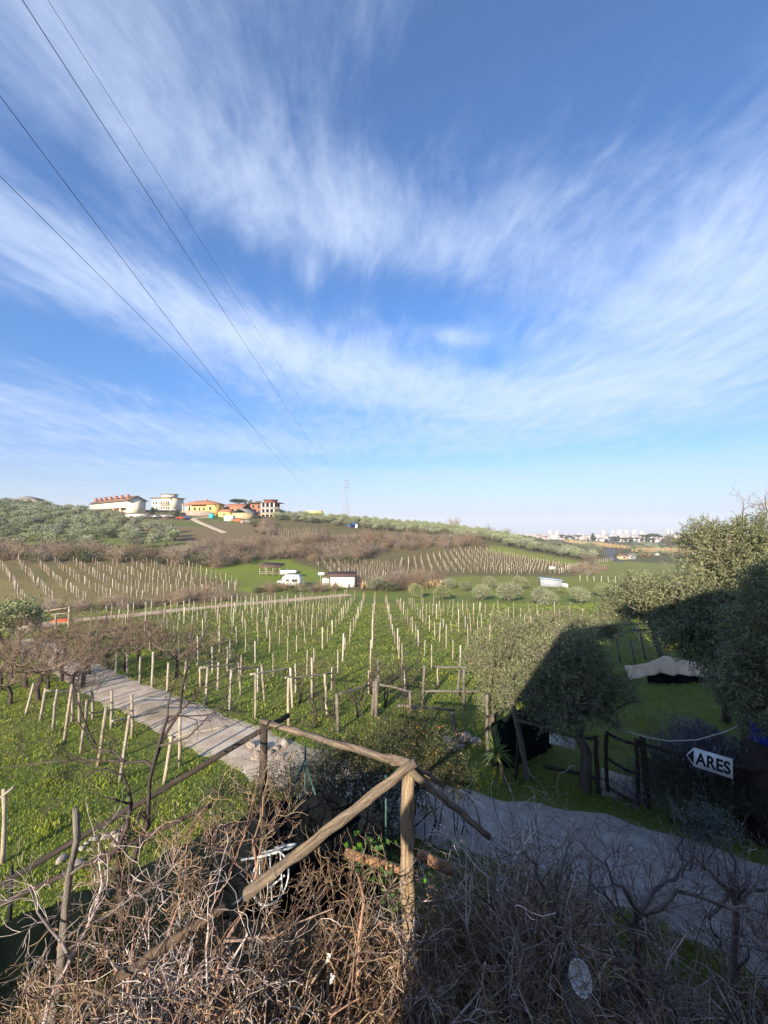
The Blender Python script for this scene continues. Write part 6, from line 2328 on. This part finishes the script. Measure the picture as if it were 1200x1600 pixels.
# ------------------------------------------------------------------ tangled bare shrubs in the foreground
def shrub_mesh(seed, mt, n, h, spread, depth=2, r=.008, leafn=60, curl=.2, rmin=.0022, kids=(3, 4)):
    rg = np.random.default_rng(seed)
    out = []
    for i in range(n):
        a = rg.uniform(0, 6.28)
        sp = spread * rg.uniform(.15, 1.5)
        st = (rg.normal(0, .14), rg.normal(0, .14), -.05)
        grow(st, (sp * math.cos(a), sp * math.sin(a), 1), h * rg.uniform(.45, 1.0), r * rg.uniform(.6, 1.5), depth, rg, out, nseg=5, wob=curl, up=-.02, kids=kids, spread=.75, shrink=.5, rmin=rmin)
    V, Fq = twigs_geo(out, 3)
    tips = [p[-1] for p, _ in out if len(p)]
    C = np.array([tips[i] for i in rg.integers(0, len(tips), leafn)])
    V2, F2 = leaves_geo(C, rg.normal(0, .5, (leafn, 3)) + np.array([0, 0, -1]), .055, .018, rg)
    return mesh_np('twigs', V, Fq, mt), mesh_np('dry_leaves', V2, F2, M_BROWNLEAF)


M_TWIGR = mat('red brown twig', (.24, .15, .10), (.13, .08, .055), 3, .9, island=.4)
SH_L = [shrub_mesh(700 + i, [M_TWIG, M_TWIG, M_TWIGR, M_TWIG_SHADE][i % 4], 15, 1.2, .7, 2, .012, 90, .29, .0032) for i in range(6)]
SH_R = [shrub_mesh(720 + i, [M_TWIG_SHADE, M_TWIG_SHADE, M_TWIG][i % 3], 15, 2.1, .5, 2, .016, 50, .26, .0036) for i in range(6)]
SH_F = [shrub_mesh(740 + i, M_TWIGR, 60, .55, .9, 1, .004, 50, .3, .0018, (2, 3)) for i in range(4)]


def foreground_shrubs():
    rg = np.random.default_rng(15)
    def put_shrub(me, x, y, s, sz, name, lab, grp, dz=0):
        t = empty(name, (x, y, gz(x, y) + dz), rg.uniform(0, 6.28), lab, 'shrub', grp)
        t.scale = (s, s, sz)
        obj('twigs', me[0], t)
        obj('dry_leaves', me[1], t)
    # bank, left and middle
    n = 0
    for y in np.arange(2.3, 5.6, .52):
        for x in np.arange(-4.6, 1.9, .62):
            xx, yy = x + rg.normal(0, .18), y + rg.normal(0, .14)
            px = 600 + F * xx / yy
            if not (-80 < px < 1300):
                continue
            if 215 < px < 610 and yy > 4.35 or (px < 260 and yy > 4.9):
                continue
            mid = -1.6 < xx < 0.9
            k = .75 if yy > 4.6 else 1.0
            if xx < -2.6:
                k *= 1.1
            if mid and yy > 4.2:
                k *= .62
            s = rg.uniform(.75, 1.15) * k
            if mid and rg.random() < .5:
                put_shrub(SH_F[rg.integers(0, 4)], xx, yy, s * 1.2, s * 1.1, 'dry_weed_clump', 'low reddish-brown dry weed clump on the earth bank below the log fence', 'dry weed clumps on the bank')
            else:
                put_shrub(SH_L[rg.integers(0, 6)], xx, yy, s, s * rg.uniform(.8, 1.15), 'tangled_shrub', 'tangle of pale leafless twigs on the sunlit bank below the log fence', 'leafless shrubs on the bank')
    # right, taller and greyer, in the shade
    for y in np.arange(2.9, 6.2, .9):
        for x in np.arange(1.4, 6.4, .98):
            xx, yy = x + rg.normal(0, .2), y + rg.normal(0, .18)
            px = 600 + F * xx / yy
            if not (600 < px < 1330) or (845 < px < 960 and yy < 4.4):
                continue
            s = rg.uniform(.75, 1.1)
            top = gz(xx, yy) + 2.1 * s
            # keep the drive in view behind them
            lim = CAMZ - (1300 - 815) / F * yy if px < 1080 else CAMZ - (1330 - 815) / F * yy
            sz = min(s * 1.15, max(.4, (lim - gz(xx, yy)) / 2.1)) * rg.uniform(.8, 1.15)
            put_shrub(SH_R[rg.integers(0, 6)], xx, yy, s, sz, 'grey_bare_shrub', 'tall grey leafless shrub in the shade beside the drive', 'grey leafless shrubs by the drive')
    for k, (px, py, Y) in enumerate([(822, 1275, 7.2), (880, 1285, 7.0), (925, 1290, 7.0), (1040, 1300, 7.2), (1150, 1290, 7.2), (1190, 1300, 6.6), (1010, 1330, 6.6)]):
        A = gdown(P(px, py, Y))
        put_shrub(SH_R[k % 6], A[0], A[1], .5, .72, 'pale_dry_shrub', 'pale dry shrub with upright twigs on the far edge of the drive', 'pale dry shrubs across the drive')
    # old gnarled trunks
    for k, (pts, lab) in enumerate([
        ([[(1000, 1600, 4.4), (998, 1530, 4.4), (1000, 1470, 4.4), (995, 1430, 4.4)], [(1000, 1425, 4.4), (960, 1380, 4.3), (945, 1345, 4.2)], [(1000, 1425, 4.4), (1040, 1375, 4.5), (1075, 1350, 4.6)], [(1000, 1430, 4.4), (1060, 1400, 4.3), (1130, 1410, 4.2), (1200, 1430, 4.2)], [(998, 1510, 4.4), (1040, 1550, 4.1), (1060, 1600, 3.9)], [(1000, 1500, 4.4), (930, 1490, 4.3), (880, 1510, 4.2)]], 'gnarled grey shrub trunk with forked limbs in front of the drive'),
        ([[(1150, 1540, 5.0), (1152, 1480, 5.0), (1155, 1420, 5.0), (1140, 1390, 5.0)], [(1140, 1395, 5.0), (1105, 1430, 4.8), (1125, 1480, 4.8)], [(1150, 1410, 5.0), (1190, 1385, 5.0), (1230, 1380, 5.0)], [(1140, 1395, 5), (1110, 1360, 5), (1060, 1340, 5)]], 'second gnarled grey trunk with mossy bark beside the drive'),
        ([[(880, 1600, 4.0), (870, 1550, 4.0), (860, 1480, 4.0), (870, 1420, 4.1)], [(865, 1540, 4.0), (920, 1560, 3.9), (990, 1530, 3.8)], [(870, 1430, 4.1), (840, 1370, 4.2), (820, 1330, 4.2)]], 'slender grey trunk beside the white basin')]):
        L = []
        for j, l in enumerate(pts):
            w = [P(*q) for q in l]
            if j == 0:
                w = [gdown(w[0], .1)] + w
            L.append((w, .045 if j == 0 else .028, .034 if j == 0 else .010))
        base_ = L[0][0][0]
        limb_tree('gnarled_shrub', base_, L, 2, mat('gnarled bark', (.24, .195, .175), (.10, .08, .07), 9, .95, 1.0, 40, island=.25, spec=.1), lab, 'shrub', 95 + k, twl=.5, kids=(4, 6), rmin=.0025)
    # arching leafless branches across the middle-left
    for k, (pts, lab) in enumerate([
        ([[(330, 1560, 3.8), (350, 1480, 3.9), (400, 1380, 4.1), (395, 1310, 4.2)], [(350, 1480, 3.9), (300, 1400, 4.0), (270, 1350, 4.1)], [(400, 1380, 4.1), (350, 1330, 4.2), (290, 1310, 4.2)], [(395, 1330, 4.2), (410, 1270, 4.3), (420, 1200, 4.4)], [(350, 1470, 3.9), (430, 1460, 3.8), (520, 1420, 3.8)]], 'arching tan branch tangle left of the white chair'),
        ([[(560, 1570, 3.8), (555, 1500, 3.9), (570, 1430, 4.0), (560, 1370, 4.1)], [(560, 1500, 3.9), (520, 1440, 4.0), (510, 1380, 4.1)], [(568, 1440, 4.0), (600, 1400, 4.0), (640, 1380, 3.9)]], 'tan branch tangle in front of the fence post'),
        ([[(60, 1580, 3.6), (110, 1500, 3.7), (150, 1430, 3.9), (160, 1380, 4.1)], [(110, 1500, 3.7), (60, 1430, 3.8), (40, 1370, 4.0)], [(150, 1440, 3.9), (210, 1400, 4.0), (280, 1370, 4.1)]], 'grey branch tangle round the leaning post')]):
        L = []
        for j, l in enumerate(pts):
            w = [P(*q) for q in l]
            if j == 0:
                w = [gdown(w[0], .1)] + w
            L.append((w, .02 if j == 0 else .013, .013 if j == 0 else .004))
        limb_tree('branch_tangle', L[0][0][0], L, 2, M_TWIG if k < 2 else M_TWIG_SHADE, lab, 'shrub', 105 + k, twl=.45, kids=(5, 7), rmin=.0022, wob=.28)


foreground_shrubs()


def arching_branches():
    rg = np.random.default_rng(19)
    spec = [(250, 1500, 330, 1250), (300, 1480, 400, 1230), (230, 1520, 150, 1360), (200, 1540, 290, 1330), (520, 1540, 500, 1400), (600, 1560, 560, 1420)]
    for k, (x0, y0, x1, y1) in enumerate(spec):
        Y0, Y1 = rg.uniform(3.7, 4.1), rg.uniform(4.2, 4.7)
        a, e = P(x0, y0, Y0), P(x1, y1, Y1)
        m1 = a * .6 + e * .4 + rg.normal(0, .12, 3)
        m2 = a * .25 + e * .75 + rg.normal(0, .12, 3) + np.array([0, 0, .08])
        L = [([gdown(a, .1), a, m1, m2, e], .013, .004)]
        for q in range(3):
            f = m1 + rg.normal(0, .1, 3) + (e - a) * rg.uniform(.2, .5) + np.array([rg.normal(0, .35), rg.normal(0, .1), rg.uniform(-.1, .2)])
            L.append(([m1 * (1 - .3 * q) + m2 * .3 * q, (m1 + f) / 2 + rg.normal(0, .05, 3), f], .008, .003))
        limb_tree('arching_branch', L[0][0][0], L, 2, M_TWIG, 'arching leafless branch rising from the bank left of the fence post', 'shrub', 130 + k, twl=.38, kids=(3, 5), rmin=.0022, wob=.3, grp='arching branches on the bank')


arching_branches()


# ------------------------------------------------------------------ grass and litter
def grass():
    rg = np.random.default_rng(23)
    n = 330000
    # density falls with distance: even in ln Y
    Y = np.exp(rg.uniform(math.log(5.2), math.log(62), n))
    px = rg.uniform(-60, 1260, n)
    X = (px - 600) / F * Y
    keep = np.ones(n, bool)
    def near(line, w):
        d = np.full(n, 1e9)
        L = [np.array(q[:2], float) for q in line]
        for a, b in zip(L[:-1], L[1:]):
            ab = b - a
            t = np.clip(((X - a[0]) * ab[0] + (Y - a[1]) * ab[1]) / (ab @ ab), 0, 1)
            d = np.minimum(d, np.hypot(X - a[0] - t * ab[0], Y - a[1] - t * ab[1]))
        return d < w
    edge = rg.uniform(.75, 1.32, n)
    keep &= ~near(path_pts + [(-2.6, 11.9), (0.2, 10.6), (2.4, 9.6), (4.2, 8.9)], edge) | (near(path_pts, .22) & (Y > 22) & (rg.random(n) < .5))
    keep &= ~near([(4.2, 8.9), (5.8, 8.1), (7.2, 6.8), (8.2, 5.2), (8.8, 3.2)], 1.65)
    keep &= ~near(track_pts, 1.4)
    keep &= ~((Y < 7) & (X > -4.0) & (X < 3))
    patch = wav(X, Y, .8, 55) + .6 * wav(X, Y, 2.4, 56)
    keep &= patch > rg.uniform(-1.3, .6, n)
    X, Y = X[keep], Y[keep]
    n = len(X)
    Z = ground(X, Y)
    C = np.stack([X, Y, Z - .01], -1)
    clump = np.clip(wav(X, Y, 1.7, 61) + .8 * wav(X, Y, 4.3, 62), 0, 1.2)
    h = (.045 + .0020 * Y) * rg.uniform(.5, 1.5, n) * (1 + 1.1 * clump)
    Vs, Fs, k = [], [], 0
    for _ in range(2):
        D = rg.normal(0, .45, (n, 3)) + np.array([0, 0, 1])
        V, Fq = leaves_geo(C + rg.normal(0, .02, (n, 3)) * np.array([1, 1, 0]), D, h, h * .15, rg)
        Vs.append(V)
        Fs.append(Fq + k)
        k += len(V)
    tag(obj('meadow_grass', mesh_np('meadow_grass', np.concatenate(Vs), np.concatenate(Fs), M_GRASS)), 'green grass over the vineyard floor and lawns', None, None, 'stuff')
    # straw-coloured blades among the green
    d = rg.random(n) < np.clip(.10 + .35 * wav(X, Y, .45, 71), .02, .5)
    D = rg.normal(0, .8, (int(d.sum()), 3)) + np.array([0, 0, .8])
    V, Fq = leaves_geo(C[d] + np.array([0, 0, .01]), D, h[d] * 1.1, h[d] * .14, rg)
    tag(obj('dry_grass', mesh_np('dry_grass', V, Fq, mat('straw blade', (.36, .29, .12), (.26, .19, .08), .6, .8, island=.35, transl=.2))), 'straw-coloured dry grass among the green', None, None, 'stuff')
    # dry leaf litter and crumbs on the bank
    m = 9000
    X = rg.uniform(-4.5, 3, m)
    Y = rg.uniform(2, 6.6, m)
    C = np.stack([X, Y, ground(X, Y) + .012], -1)
    D = rg.normal(0, 1, (m, 3)) * np.array([1, 1, .35])
    V, Fq = leaves_geo(C, D, .06 * rg.uniform(.5, 1.3, m), .03, rg)
    tag(obj('leaf_litter', mesh_np('leaf_litter', V, Fq, M_BROWNLEAF)), 'dry brown leaf litter on the earth bank', None, None, 'stuff')


grass()

# ------------------------------------------------------------------ haze over the plain
def haze():
    m = bpy.data.materials.new('haze air')
    m.use_nodes = True
    T = NT(m.node_tree)
    out = T.n('ShaderNodeOutputMaterial')
    v = T.n('ShaderNodeVolumePrincipled')
    v.inputs['Color'].default_value = (.80, .86, .95, 1)
    v.inputs['Density'].default_value = 0.00022
    v.inputs['Anisotropy'].default_value = 0.0
    T.t.links.new(v.outputs[0], out.inputs['Volume'])
    o = MB().box(-14000, 14000, -80, 8200, -190, 75).build('haze', m)
    tag(o, 'pale haze lying over the far plain', None, None, 'stuff')


haze()

# leaves, twigs and needles too small to pick apart singly
for o in bpy.data.objects:
    if o.parent and o.name.split('.')[0] in ('crown', 'twigs', 'foliage', 'berries', 'dry_leaves', 'branches', 'leaves', 'stems', 'spikes', 'bracing'):
        o['kind'] = 'stuff'
